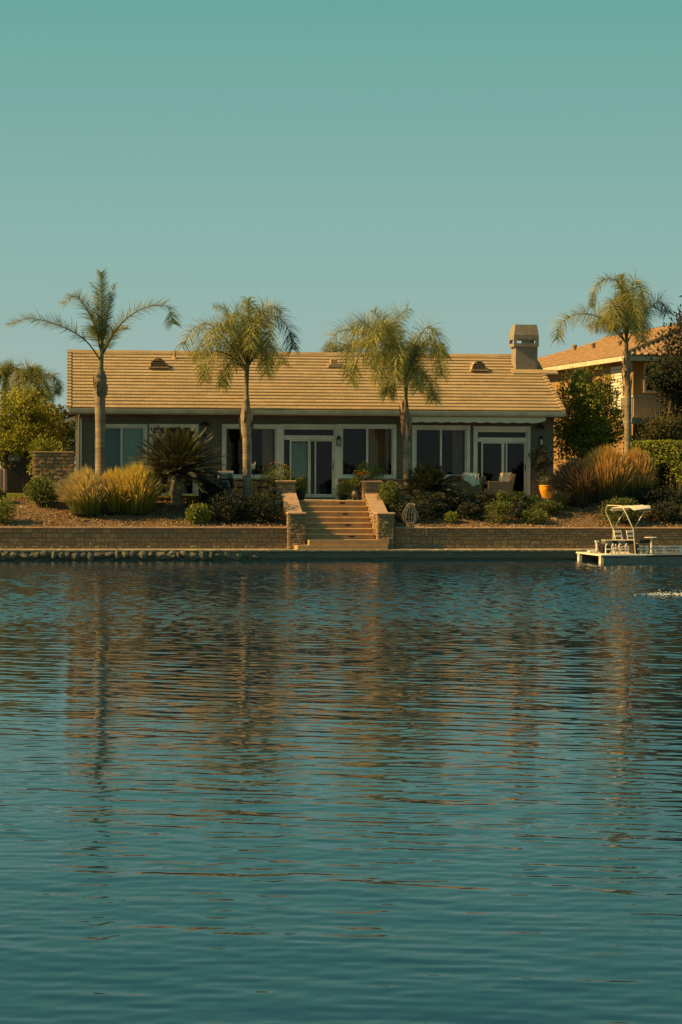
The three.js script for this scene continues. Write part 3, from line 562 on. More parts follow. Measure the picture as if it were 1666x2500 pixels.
    for (const [x0, x1] of [[RX0, RX0 + 0.16], [RX1 - 0.15, RX1]]) { // rake tiles turned down over the gable edge
      const rk = new MB(), lft = 0.03, yf = roofY(zf) + 0.066 + lft, yb = roofY(zb) + 0.012 + lft; rk.hexa([V3(x0, yf - 0.19, zf), V3(x1, yf - 0.05, zf), V3(x1, yb - 0.03, zb), V3(x0, yb - 0.17, zb), V3(x0, yf, zf), V3(x1, yf, zf), V3(x1, yb, zb), V3(x0, yb, zb)], warm(rr(0.92, 1.1), 0.02)); put(roof, 'rake_tile', rk, M.tile);
    }
  }
  const back = new MB(); for (let c = 0; c < NC; c++) { const zf = 2 * RIDGE_Z - EAVE_Z - 0.02 + c * dz, zb = zf + dz; back.hexa([V3(RX1, roofY(zf), zf), V3(RX0, roofY(zf), zf), V3(RX0, roofY(zb) - 0.01, zb), V3(RX1, roofY(zb) - 0.01, zb), V3(RX1, roofY(zf) + 0.055, zf), V3(RX0, roofY(zf) + 0.055, zf), V3(RX0, roofY(zb) + 0.012, zb), V3(RX1, roofY(zb) + 0.012, zb)]); } put(roof, 'back_courses', back, M.tile);
  for (let x = RX0; x < RX1 - 0.05; x += 0.4) { // ridge tiles
    const l = Math.min(0.42, RX1 - x), mb = new MB(), c = warm(rr(0.86, 1.06), 0.02), y = RIDGE_Y + rr(0, 0.008); mb.hexa([V3(x, y - 0.03, RIDGE_Z + 0.16), V3(x + l, y - 0.03, RIDGE_Z + 0.16), V3(x + l, y - 0.03, RIDGE_Z - 0.16), V3(x, y - 0.03, RIDGE_Z - 0.16), V3(x, y + 0.08, RIDGE_Z + 0.05), V3(x + l - 0.012, y + 0.075, RIDGE_Z + 0.05), V3(x + l - 0.012, y + 0.075, RIDGE_Z - 0.05), V3(x, y + 0.08, RIDGE_Z - 0.05)], c); put(roof, 'ridge_tile', mb, M.tile);
  }
  // gutter, fascia, soffit
  const gt = new MB(), gy = EAVE_Y - 0.16; gt.cbox(RX0 + 0.02, gy, EAVE_Z + 0.03, RX1 - 0.02, gy + 0.14, EAVE_Z + 0.15, 0.02); gt.box(RX0 + 0.02, gy + 0.115, EAVE_Z + 0.15, RX1 - 0.02, gy + 0.14, EAVE_Z + 0.165); put(house, 'gutter', gt, M.cream);
  const fs = new MB(); fs.box(RX0 + 0.05, EAVE_Y - 0.2, EAVE_Z, RX1 - 0.05, EAVE_Y - 0.01, EAVE_Z + 0.028); put(house, 'fascia', fs, M.cream);
  const so = new MB(); so.box(RX0 + 0.06, 5.02, 0.004, RX1 - 0.06, 5.06, EAVE_Z - 0.002); put(house, 'soffit', so, M.stucco);
  { const ret = new MB(); ret.hexa([V3(RX0 - 0.08, 4.72, 0.1), V3(HX0 - 0.04, 4.86, 0.1), V3(HX0 - 0.04, 4.86, -0.7), V3(RX0 - 0.08, 4.72, -0.7), V3(RX0 - 0.08, 4.84, 0.1), V3(HX0 - 0.04, 5.0, 0.1), V3(HX0 - 0.04, 5.0, -0.7), V3(RX0 - 0.08, 4.84, -0.7)]); put(house, 'eave_return', ret, M.cream); }
  // chimney
  {
    const ch = sub(house, 'chimney'), zf = -3.25, a = L(1259.5, 911, zf), b = L(1313, 846, zf), zb = zf - 0.85;
    const st = new MB(); st.box(a.x, 5.6, zb, b.x, b.y, zf); put(ch, 'stack', st, M.chimney);
    const c0 = L(1256.3, 846, zf + 0.06), c1 = L(1316, 818, zf + 0.06), x0 = c0.x - 0.02, x1 = c1.x, z0 = zb - 0.08, z1 = zf + 0.07, yA = b.y, yB = c1.y, s0 = L(1280, 838, zf).y, s1 = L(1280, 828.5, zf).y;
    const cap = new MB(); cap.box(x0, yA - 0.01, z0, x1, s0, z1); cap.box(x0, s1, z0, x1, yB, z1);
    const pw = 0.12; for (const [px, pz] of [[x0, z0], [x1 - pw, z0], [x0, z1 - pw], [x1 - pw, z1 - pw]]) cap.box(px, s0, pz, px + pw, s1, pz + pw);
    cap.box((x0 + x1) / 2 - 0.13, s0, z1 - 0.3, (x0 + x1) / 2 + 0.24, s1, z1 - 0.04);
    put(ch, 'chimney_cap', cap, M.chimney);
    const t0 = L(1260, 792, zf), t1 = L(1311.5, 792, zf), hd = new MB(); hd.hexa([V3(x0, yB, z1), V3(x1, yB, z1), V3(x1, yB, z0), V3(x0, yB, z0), V3(t0.x - 0.02, t0.y, zf - 0.02), V3(t1.x, t0.y, zf - 0.02), V3(t1.x, t0.y, zb + 0.1), V3(t0.x - 0.02, t0.y, zb + 0.1)]); put(ch, 'chimney_hood', hd, M.chimney);
    const fl = new MB(); fl.hexa([V3(a.x - 0.18, roofY(zf + 0.35) + 0.05, zf + 0.35), V3(b.x + 0.75, roofY(zf + 0.35) + 0.05, zf + 0.35), V3(b.x + 0.75, roofY(zf) + 0.05, zf), V3(a.x - 0.18, roofY(zf) + 0.05, zf), V3(a.x - 0.18, roofY(zf + 0.35) + 0.1, zf + 0.35), V3(b.x + 0.75, roofY(zf + 0.35) + 0.1, zf + 0.35), V3(b.x + 0.75, roofY(zf) + 0.11, zf), V3(a.x - 0.18, roofY(zf) + 0.11, zf)]); put(ch, 'flashing', fl, M.tile);
  }
  // low half-round vents
  for (const [pa, pb, pyT, pyB] of [[362, 412, 876, 896], [1147, 1191, 883, 903]]) {
    let zl = -4.8, zh = 0.5; for (let k = 0; k < 40; k++) { const m = (zl + zh) / 2; L((pa + pb) / 2, pyB, m).y - roofY(m) - 0.08 > 0 ? zh = m : zl = m; } const z = (zl + zh) / 2;
    const g = sub(roof, 'roof_vent'), A = L(pa, pyB, z), B = L(pb, pyB, z), T = L(pa, pyT, z), cx = (A.x + B.x) / 2, r = (B.x - A.x) / 2 * 0.78, h = T.y - A.y;
    const hood = new MB(), N = 14, arc = (s, dzz, dy) => { const w = Math.PI * s / N; return V3(cx - Math.cos(w) * r, A.y + Math.sin(w) * h + dy, z + dzz); };
    for (let s = 0; s < N; s++) { hood.quad(arc(s, 0.1, 0), arc(s + 1, 0.1, 0), arc(s + 1, -0.8, 0.02), arc(s, -0.8, 0.02)); hood.quad(arc(s, 0.1, 0), arc(s, 0.1, 0.03), arc(s + 1, 0.1, 0.03), arc(s + 1, 0.1, 0)); }
    put(g, 'vent_hood', hood, M.tile); const lo = new MB(); for (let k = 0; k < 4; k++) { const y = A.y + h * (0.08 + k * 0.22), hw = r * Math.sqrt(Math.max(0.02, 1 - Math.pow((y - A.y) / h, 2))) * 0.95; lo.box(cx - hw, y, z - 0.04, cx + hw, y + 0.03, z + 0.05); } put(g, 'vent_louvre', lo, M.tile);
    const bk = new MB(); bk.box(cx - r * 0.9, A.y - 0.02, z - 0.2, cx + r * 0.9, A.y + h * 0.7, z - 0.15); put(g, 'vent_back', bk, M.dark);
    const ap = new MB(); ap.box(cx - r * 1.25, A.y - 0.05, z - 0.1, cx + r * 1.25, A.y + 0.005, z + 0.24, [1.15, 1.05, 1]); put(g, 'vent_apron', ap, M.tile);
  }
  { const p = L(427, 880, -4.2), v = new MB(), y = roofY(-4.2); v.tube([V3(p.x, y - 0.05, -4.2), V3(p.x, y + 0.34, -4.2)], 0.05, 8); v.lathe(p.x, y - 0.02, -4.2, [[0.16, 0], [0.13, 0.06], [0.07, 0.12]], 12); put(roof, 'vent_pipe', v, M.tile);
    const q = L(816, 894, -3.6), w = new MB(), yy = roofY(-3.6); w.cbox(q.x - 0.15, yy, -3.8, q.x + 0.12, yy + 0.3, -3.5, 0.02); w.box(q.x - 0.25, yy - 0.02, -3.85, q.x + 0.3, yy + 0.09, -3.35); put(roof, 'box_vent', w, M.tile); }
  // rolled awning with scalloped valance
  { const aw = sub(house, 'awning'), z = EAVE_Z - 0.03, a = L(998, 1017, z), b = L(1333, 1020, z), mb = new MB(), N = 66, yT = 5.05;
    const pts = []; for (let k = 0; k <= N; k++) { const s = k / N, x = lerp(a.x, b.x, s), ph = (s * 10.5) % 1; pts.push([x, 4.835 + 0.035 * Math.abs(Math.sin(ph * Math.PI)) * -1 + (k > N - 3 ? 0.1 * (k - N + 3) / 3 : 0), z + Math.sin(s * 40) * 0.008]); }
    for (let k = 0; k < N; k++) { const p = pts[k], q = pts[k + 1]; mb.quad(V3(p[0], p[1], p[2]), V3(q[0], q[1], q[2]), V3(q[0], yT, z - 0.02), V3(p[0], yT, z - 0.02)); }
    put(aw, 'valance', mb, M.canvas); const ro = new MB(); ro.tube([V3(a.x, 4.99, 0.3), V3(b.x - 0.1, 4.99, 0.3)], 0.07, 10); put(aw, 'roller', ro, M.canvas); }
  // lanterns and floodlights fixed to the wall
  for (const [px, py] of [[827.5, 1077], [501, 1073], [1322, 1077]]) { const g = sub(house, 'wall_lantern'), c = L(px, py, 0.12), mb = new MB(); mb.box(c.x - 0.07, c.y - 0.17, 0.06, c.x + 0.07, c.y - 0.15, 0.2); mb.box(c.x - 0.08, c.y + 0.07, 0.05, c.x + 0.08, c.y + 0.1, 0.21); for (const [a, b] of [[-1, 0.07], [1, 0.07], [-1, 0.19], [1, 0.19]]) mb.box(c.x + a * 0.07 - 0.008, c.y - 0.15, b - 0.008, c.x + a * 0.07 + 0.008, c.y + 0.07, b + 0.008); mb.lathe(c.x, c.y + 0.1, 0.13, [[0.075, 0], [0.055, 0.07], [0.02, 0.1], [0.001, 0.11]], 10); mb.box(c.x - 0.03, c.y - 0.02, 0.05, c.x + 0.03, c.y + 0.1, 0.08); put(g, 'lantern_cage', mb, M.iron); const gl = new MB(); gl.box(c.x - 0.05, c.y - 0.14, 0.08, c.x + 0.05, c.y + 0.06, 0.18); put(g, 'lantern_glass', gl, M.steel); }
  for (const [px, py] of [[501, 1033], [1320, 1040]]) { const c = L(px, py, 0.12), mb = new MB(); mb.lathe(c.x, c.y - 0.03, 0.1, [[0.02, -0.06], [0.07, -0.04], [0.075, 0.05], [0.02, 0.09]], 12); mb.tube([V3(c.x - 0.03, c.y, 0.1), V3(c.x - 0.14, c.y - 0.04, 0.2)], 0.055, 8); mb.tube([V3(c.x + 0.03, c.y, 0.1), V3(c.x + 0.12, c.y - 0.07, 0.2)], 0.055, 8); put(house, 'floodlight', mb, M.iron); }
}

/* ------------------------------------------------------------------ neighbouring house */
{
  const F2 = new Frame(11.6, -90, 12 * Math.PI / 180);                       // its origin: the near corner of the eaves
  const EY = 7.68, D = 24, WD = 12, RH = 9.5, RXm = 5.2;
  const h = thing('tiled_house', 'orange two-storey house with a hipped tile roof behind the trees at right', 'house', [4, 2, -10], null, F2);
  const wl = new MB(); wl.box(0.6, 1.9, -D, 0.8, EY - 0.08, -0.6); put(h, 'side_wall', wl, M.stuccoOrange);
  const wf = new MB(); wf.box(0.8, 1.9, -0.8, WD, EY - 0.08, -0.6); put(h, 'front_wall', wf, M.stuccoOrange);
  const so = new MB(); so.box(0.05, EY - 0.07, -D, WD, EY - 0.03, -0.05); put(h, 'soffit', so, M.stuccoOrange);
  const fa = new MB(); fa.box(-0.03, EY - 0.1, -D, 0.04, EY + 0.16, 0.03); fa.box(0.04, EY - 0.1, -0.04, WD, EY + 0.16, 0.03); put(h, 'fascia', fa, M.cream);
  const roof = sub(h, 'roof'), apexN = -5.2, apexF = -D + 6;
  const base = new MB(); base.tri(V3(0, EY + 0.1, 0), V3(WD, EY + 0.1, 0), V3(RXm, RH, apexN)); base.quad(V3(0, EY + 0.1, -D), V3(0, EY + 0.1, 0), V3(RXm, RH, apexN), V3(RXm, RH, apexF)); base.tri(V3(WD, EY + 0.1, -D), V3(0, EY + 0.1, -D), V3(RXm, RH, apexF)); base.quad(V3(WD, EY + 0.1, 0), V3(WD, EY + 0.1, -D), V3(RXm, RH, apexF), V3(RXm, RH, apexN)); put(roof, 'roof_deck', base, M.tileFar);
  R = rng(111);
  const NC = 15;
  for (let c = 0; c < NC; c++) { // left slope: courses parallel to its eave; front slope: wavy barrel tiles
    const t0 = c / NC, t1 = (c + 1.06) / NC, y0 = lerp(EY + 0.13, RH + 0.03, t0), y1 = lerp(EY + 0.13, RH + 0.03, Math.min(1, t1));
    const mb = new MB(), x0 = lerp(-0.06, RXm, t0), x1 = lerp(-0.06, RXm, Math.min(1, t1)), zn0 = lerp(0, apexN, t0), zf0 = lerp(-D, apexF, t0), zn1 = lerp(0, apexN, Math.min(1, t1)), zf1 = lerp(-D, apexF, Math.min(1, t1));
    const n = 70; for (let k = 0; k < n; k++) { const a = k / n, b = (k + 0.97) / n, v = rr(0.9, 1.1), j = rr(0, 0.012); const P = (s, top, yo) => top ? V3(x1, y1 + yo, lerp(zn1, zf1, s)) : V3(x0, y0 + yo, lerp(zn0, zf0, s)); mb.quad(P(b, 0, 0.05 + j), P(a, 0, 0.05 + j), P(a, 1, 0.01), P(b, 1, 0.01), [v, v, v]); mb.quad(P(b, 0, -0.02), P(a, 0, -0.02), P(a, 0, 0.05 + j), P(b, 0, 0.05 + j), [v, v, v]); }
    put(roof, 'tile_course', mb, M.tileFar);
    const fb = new MB(), xa = lerp(0, RXm, t0), xb = lerp(WD, RXm, t0), xa1 = lerp(0, RXm, Math.min(1, t1)), xb1 = lerp(WD, RXm, Math.min(1, t1)), z0 = lerp(0.06, apexN, t0), z1 = lerp(0.06, apexN, Math.min(1, t1));
    const m = Math.max(6, Math.round((xb - xa) / 0.05)), wav = (x) => 0.045 + 0.045 * Math.sin(x * 2 * Math.PI / 0.32);
    for (let k = 0; k < m; k++) { const s = k / m, e = (k + 1) / m, xs = lerp(xa, xb, s), xe = lerp(xa, xb, e), ts = clamp(xs, xa1, xb1), te = clamp(xe, xa1, xb1), v = 0.92 + 0.12 * Math.sin(Math.floor(xs / 0.32) * 7.1 + c * 3.3), q = [v, v, v]; fb.quad(V3(xs, y0 + wav(xs), z0), V3(xe, y0 + wav(xe), z0), V3(te, y1 + wav(te) - 0.02, z1), V3(ts, y1 + wav(ts) - 0.02, z1), q); fb.quad(V3(xs, y0 - 0.03, z0), V3(xe, y0 - 0.03, z0), V3(xe, y0 + wav(xe), z0), V3(xs, y0 + wav(xs), z0), q); }
    put(roof, 'tile_course', fb, M.tileFar);
  }
  for (let k = 0; k < 16; k++) { const s = k / 16, e = (k + 1) / 16, mb = new MB(); mb.tube([V3(lerp(0, RXm, s), lerp(EY + 0.2, RH + 0.08, s), lerp(0, apexN, s)), V3(lerp(0, RXm, e), lerp(EY + 0.16, RH + 0.05, e), lerp(0, apexN, e))], 0.11, 8); put(roof, 'hip_tile', mb, M.tileFar); }
  for (let k = 0; k < 30; k++) { const s = k / 30, e = (k + 1) / 30, mb = new MB(); mb.tube([V3(RXm, RH + 0.08, lerp(apexN, apexF, s)), V3(RXm, RH + 0.05, lerp(apexN, apexF, e))], 0.12, 8); put(roof, 'ridge_tile', mb, M.tileFar); }
  for (const [x, z, hh] of [[3.0, -13, 0.3], [2.4, -7.5, 0.3], [3.4, -17, 0.3]]) { const y = lerp(EY, RH, x / RXm), v = new MB(); v.tube([V3(x, y, z), V3(x, y + hh, z)], 0.11, 10); v.lathe(x, y + hh, z, [[0.13, -0.04], [0.14, 0.04], [0.02, 0.06]], 10); put(roof, 'vent_pipe', v, M.tileFar); }
  // shuttered window of the lit side wall
  const win = (name, px0, py0, px1, py1, side) => {
    const g = sub(h, name), fr = new MB();
    let ax, bx;
    if (side) { // solve depth along x = 0.6 plane for the two pixel columns
      const zAt = (px) => { let lo = -30, hi = 0; for (let k = 0; k < 50; k++) { const m = (lo + hi) / 2; F2.L(px, 1000, m).x > 0.6 ? lo = m : hi = m; } return (lo + hi) / 2; };
      return [g, zAt(px0), zAt(px1)];
    }
    ax = F2.L(px0, py0, -0.6); bx = F2.L(px1, py1, -0.6); const w = 0.1;
    fr.box(ax.x, bx.y, -0.597, bx.x, ax.y, -0.55); put(g, 'casing', fr, M.cream);
    const xm = (ax.x + bx.x) / 2, y0 = bx.y + w, y1 = ax.y - w, fr2 = new MB(); fr2.box(xm - 0.03, y0, -0.548, xm + 0.03, y1, -0.53); put(g, 'mullion', fr2, M.white);
    const p = new MB(); p.box(ax.x + w, y0, -0.549, xm - 0.03, y1, -0.54); p.box(xm + 0.03, y0, -0.549, bx.x - w, y1, -0.54); put(g, 'pane', p, std([0.02, 0.025, 0.025], 0.05));
    return [g];
  };
  win('window', 1572, 886, 1640, 960, false);
  { const [g, zA, zB] = win('window', 1496, 0, 1521, 0, true), y0 = 5.75, y1 = 7.35, z0 = Math.min(zA, zB), z1 = Math.max(zA, zB), fr = new MB();
    fr.box(0.55, y0 - 0.1, z0 - 0.1, 0.598, y1 + 0.1, z0); fr.box(0.55, y0 - 0.1, z1, 0.598, y1 + 0.1, z1 + 0.1); fr.box(0.55, y1, z0, 0.598, y1 + 0.1, z1); fr.box(0.55, y0 - 0.1, z0, 0.598, y0, z1); put(g, 'casing', fr, M.white);
    for (let y = y0 + 0.02, k = 0; y < y1 - 0.05; y += 0.13, k++) { const s = new MB(); s.hexa([V3(0.55, y, z1 - 0.02), V3(0.59, y, z1 - 0.02), V3(0.59, y, z0 + 0.02), V3(0.55, y, z0 + 0.02), V3(0.575, y + 0.11, z1 - 0.02), V3(0.592, y + 0.11, z1 - 0.02), V3(0.592, y + 0.11, z0 + 0.02), V3(0.575, y + 0.11, z0 + 0.02)]); put(g, 'shutter_slat', s, M.white); } }
  // balcony with balusters
  { const g = sub(h, 'balcony'), zf = 1.0, a = F2.L(1545, 968, zf), b = F2.L(1640, 962, zf), sl = new MB(), yb = F2.L(1545, 1018, zf).y, yt = a.y - 0.02; sl.box(a.x - 0.05, yb - 0.25, -0.58, b.x, yb - 0.02, zf + 0.05); put(g, 'balcony_floor', sl, M.cream);
    const tr = new MB(); tr.box(a.x, yt, zf - 0.05, b.x, yt + 0.07, zf + 0.03); tr.box(a.x, yb, zf - 0.03, b.x, yb + 0.05, zf + 0.01); tr.box(a.x - 0.005, yt, -0.58, a.x + 0.075, yt + 0.068, zf - 0.05); put(g, 'handrail', tr, M.cream);
    for (let x = a.x + 0.05; x < b.x; x += 0.085) { const s = new MB(); s.box(x, yb + 0.05, zf - 0.025, x + 0.032, yt, zf + 0.005); put(g, 'baluster', s, M.cream); }
    for (let z = -0.5; z < zf - 0.1; z += 0.12) { const s = new MB(); s.box(a.x + 0.02, yb, z, a.x + 0.052, yt, z + 0.032); put(g, 'baluster', s, M.cream); } }
}

/* ------------------------------------------------------------------ plants */
const GREEN = { dark: [0.024, 0.034, 0.008], mid: [0.085, 0.11, 0.014], lit: [0.2, 0.24, 0.02], yellow: [0.36, 0.38, 0.025], olive: [0.18, 0.19, 0.03], gold: [0.42, 0.35, 0.09] };
function sphereDir() { const z = rr(-1, 1), a = R() * 6.283, s = Math.sqrt(1 - z * z); return V3(s * Math.cos(a), z, s * Math.sin(a)); }
// leaves spread through a lump, denser near its uneven surface
function lump(mb, c, r, n, size, pal, o = {}) {
  const a1 = R() * 9, a2 = R() * 9;
  for (let k = 0; k < n; k++) {
    const d = sphereDir(); if (o.up && d.y < -0.3) d.y *= -1;
    const bumpy = 1 + 0.16 * Math.sin(d.x * 5 + a1) * Math.sin(d.y * 6 + a2) + 0.08 * Math.sin(d.z * 11 + a1 * 2) * Math.sin(d.x * 9 + a2);
    const f = bumpy * (1 - 0.5 * Math.pow(R(), o.shell ?? 2.2)) * (o.ragged && R() < o.ragged ? rr(1, 1.2) : 1);
    const p = V3(c.x + d.x * r[0] * f, c.y + d.y * r[1] * f, c.z + d.z * r[2] * f);
    if (o.floor !== undefined && p.y < o.floor) p.y = o.floor + R() * 0.1;
    const dir = d.clone().multiplyScalar(0.7).add(sphereDir().multiplyScalar(0.8)).add(V3(0, o.lift ?? 0.15, 0)).normalize();
    const side = V3().crossVectors(sphereDir().multiplyScalar(0.9).add(V3(-0.5, 0.6, 0.25)), dir).normalize();
    const t = R(), col = t < 0.5 ? mixc(pal[0], pal[1], t * 2) : mixc(pal[1], pal[2], (t - 0.5) * 2), s = size * rr(0.6, 1.25);
    mb.leaf(p, dir, side, s, s * (o.wid ?? 0.55), col);
  }
}
function twigs(parent, c, y0, n, spread, h, mat = M.twig) { const mb = new MB(); for (let k = 0; k < n; k++) { const a = R() * 6.283, s = spread * rr(0.3, 0.8), e = V3(c.x + Math.cos(a) * s, y0 + h * rr(0.5, 0.9), c.z + Math.sin(a) * s); mb.tube([V3(c.x + Math.cos(a) * 0.05, y0 - 0.05, c.z + Math.sin(a) * 0.05), V3(lerp(c.x, e.x, 0.4), lerp(y0, e.y, 0.6), lerp(c.z, e.z, 0.4)), e], (t) => lerp(0.025, 0.008, t), 5); } put(parent, 'stems', mb, mat); }
// a shrub filling the photo box [px0, py0, px1, py1] when its middle stands at depth z
function shrub(label, box, z, pal, o = {}) {
  R = rng(o.seed ?? Math.round(box[0] * 7 + box[1]));
  const a = L(box[0], box[1], z), b = L(box[2], box[3], z), cx = (a.x + b.x) / 2, ground = o.ground ?? bankY(z), rx = (b.x - a.x) / 2, top = a.y, bot = Math.min(b.y, o.float ? b.y : ground);
  const t = thing(o.name ?? 'garden_shrub', label, o.cat ?? 'shrub', [cx, ground, z], o.group);
  const mb = new MB(), ry = (top - bot) / 2, rz = (o.rz ?? 0.85) * Math.min(rx, 1.3), nL = o.lumps ?? 5;
  const dens = o.n ?? Math.round(900 + 2600 * rx * (top - bot));
  lump(mb, V3(cx, bot + ry, z), [rx * 0.9, ry * 0.95, rz * 0.9], Math.round(dens * 0.45), o.size ?? 0.085, pal, { shell: 1.3, ...o, floor: o.float ? undefined : ground });
  for (let k = 0; k < nL; k++) { const u = rr(-0.55, 0.55), w = rr(-0.35, 0.5), q = rr(0.35, 0.55); lump(mb, V3(cx + u * rx, bot + ry + w * ry, z + rr(-0.1, 0.45) * rz), [rx * q, ry * q * 0.95, rz * q], Math.round(dens * 0.55 / nL), o.size ?? 0.085, pal, { ...o, floor: o.float ? undefined : ground }); }
  put(t, 'foliage', mb, M.leaf);
  twigs(t, V3(cx, 0, z), ground, 6, rx * 0.7, (top - ground));
  if (o.extra) o.extra(t, cx, bot, top, rx, z);
  return t;
}
function frond(parent, pts, o) {                      // a feather leaf: rachis along pts, leaflets that droop
  const mb = new MB(), curve = new THREE.CatmullRomCurve3(pts, false, 'centripetal'), n = o.n ?? 70, N = 16, P = curve.getSpacedPoints(N);
  const len = curve.getLength();
  mb.tube(P, (t) => lerp(o.r ?? 0.032, 0.006, t), 5, (t) => mixc(o.stalk ?? [0.16, 0.15, 0.05], [0.2, 0.17, 0.06], t));
  for (let k = 0; k < n; k++) {
    const t = lerp(o.bare ?? 0.14, 0.995, (k + R() * 0.6) / n), p = curve.getPointAt(t), T = curve.getTangentAt(t), ref = Math.abs(T.y) > 0.93 ? V3(0.2, 0.1, 1).normalize() : UY;
    const S = V3().crossVectors(T, ref).normalize(), Nn = V3().crossVectors(S, T).normalize();
    const prof = (o.tipLen ?? 0.45) + (1 - (o.tipLen ?? 0.45)) * Math.sin(Math.PI * clamp(0.12 + 0.8 * t, 0, 1));
    for (const s of [-1, 1]) {
      const rot = (R() - 0.5) * (o.plume ?? 1.6) + (o.vee ?? 0.25), l = (o.len ?? 0.5) * prof * rr(0.75, 1.15), f = (o.fwd ?? 0.55) + t * 0.35;
      const d = S.clone().multiplyScalar(s * Math.cos(rot)).addScaledVector(Nn, Math.sin(rot)).addScaledVector(T, f).normalize();
      const segs = o.segs ?? 3, q = [p.clone()]; const dd = d.clone(); for (let a = 0; a < segs; a++) { q.push(q[a].clone().addScaledVector(dd, l / segs)); dd.y -= (o.sag ?? 0.35) * rr(0.6, 1.3); dd.normalize(); }
      const side = V3().crossVectors(d, Nn.clone().addScaledVector(sphereDir(), 0.4)).normalize(), w = o.wid ?? 0.032, wd = [w * 0.8, w, w * 0.75, w * 0.2].slice(0, segs + 1); if (segs === 2) wd[2] = w * 0.3;
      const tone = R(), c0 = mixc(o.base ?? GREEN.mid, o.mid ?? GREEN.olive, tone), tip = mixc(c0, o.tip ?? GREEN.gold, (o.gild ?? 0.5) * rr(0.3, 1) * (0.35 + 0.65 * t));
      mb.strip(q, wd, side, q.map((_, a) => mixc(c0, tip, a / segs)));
    }
  }
  return put(parent, 'frond', mb, M.frond);
}
function palm(label, z, base, trunkPx, shaftPx, fronds, o = {}) {
  R = rng(o.seed ?? 1);
  const t0 = L(trunkPx[0][0], trunkPx[0][1], z), t = thing('palm_tree', label, 'palm tree', [t0.x, base, z], 'queen palms along the lakeside garden');
  const body = (list, closeTo) => { const pts = list.map(([px, py]) => { const p = L(px, py, z); return p; }), rad = list.map((q) => q[2] / 2 / (5350 / (81 - z))); if (closeTo !== undefined) { pts.unshift(V3(pts[0].x, closeTo, z)); rad.unshift(rad[0] * 1.2); }
    const c = new THREE.CatmullRomCurve3(pts, false, 'centripetal'), N = 64, P = [], Rr = []; for (let k = 0; k <= N; k++) { const u = k / N, s = u * (pts.length - 1), i = Math.min(pts.length - 2, Math.floor(s)); P.push(c.getPoint(u)); Rr.push(lerp(rad[i], rad[i + 1], smooth(0, 1, s - i))); } return [P, Rr]; };
  const [P, Rr] = body(trunkPx, base - 0.1), mb = new MB(), fine = [], fr = [];
  for (let k = 0; k < P.length - 1; k++) for (let j = 0; j < 2; j++) { fine.push(P[k].clone().lerp(P[k + 1], j / 2)); fr.push(lerp(Rr[k], Rr[k + 1], j / 2)); } fine.push(P.at(-1)); fr.push(Rr.at(-1));
  const tones = fine.map((_, k) => (k % 3 === 0 ? 0.82 : 1) * rr(0.72, 1.1) * (0.85 + 0.15 * Math.sin(k * 0.37)));
  mb.tube(fine, (u) => { const k = Math.round(u * (fine.length - 1)); return fr[k] * (k % 3 === 0 ? 0.965 : 1) * rr(0.98, 1.02); }, 12, (u) => { const v = tones[Math.round(u * (fine.length - 1))]; return [v, v * 0.97, v * 0.93]; });
  put(t, 'trunk', mb, M.bark);
  // loose husks of old leaf bases round the swelling
  if (o.husk) { const [hy0, hy1] = o.husk.map((py) => L(trunkPx[0][0], py, z).y), hb = new MB(); for (let k = 0; k < 16; k++) { const a = R() * 6.283, y = rr(hy0, hy1), i = fine.reduce((b, p, j) => Math.abs(p.y - y) < Math.abs(fine[b].y - y) ? j : b, 0), r = fr[i] * rr(1.0, 1.12), c = fine[i], d = V3(Math.cos(a), 0, Math.sin(a)), s = V3(-d.z, 0, d.x), hgt = rr(0.3, 0.65), v = rr(0.55, 1.25);
      hb.strip([0, 0.33, 0.66, 1].map((u) => V3(c.x, y - hgt / 2 + u * hgt, c.z).addScaledVector(d, r + 0.02 + 0.05 * u * u * rr(0.3, 1.5))), [0.05, 0.13, 0.11, 0.02], s, [0, 1, 2, 3].map((q) => [v * 1.2, v * (1.05 - 0.05 * q), v * 0.9])); } put(t, 'husk', hb, M.bark); }
  if (shaftPx) { const [Q, Qr] = body(shaftPx), sb = new MB(); sb.tube(Q, (u) => Qr[Math.round(u * (Q.length - 1))], 10, (u) => mixc([1.2, 1.1, 0.9], [0.9, 1, 1], u)); put(t, 'crown_shaft', sb, M.shaft); }
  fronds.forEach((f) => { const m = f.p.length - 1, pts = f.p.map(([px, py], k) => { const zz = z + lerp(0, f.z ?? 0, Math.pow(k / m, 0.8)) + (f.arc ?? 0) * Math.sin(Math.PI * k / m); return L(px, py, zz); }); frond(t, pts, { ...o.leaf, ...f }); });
  return t;
}
const queen = { n: 175, len: 0.7, sag: 0.42, plume: 2.8, wid: 0.017, base: [0.15, 0.18, 0.02], mid: [0.34, 0.35, 0.05], tip: [0.75, 0.6, 0.22], gild: 0.6, fwd: 0.4 };
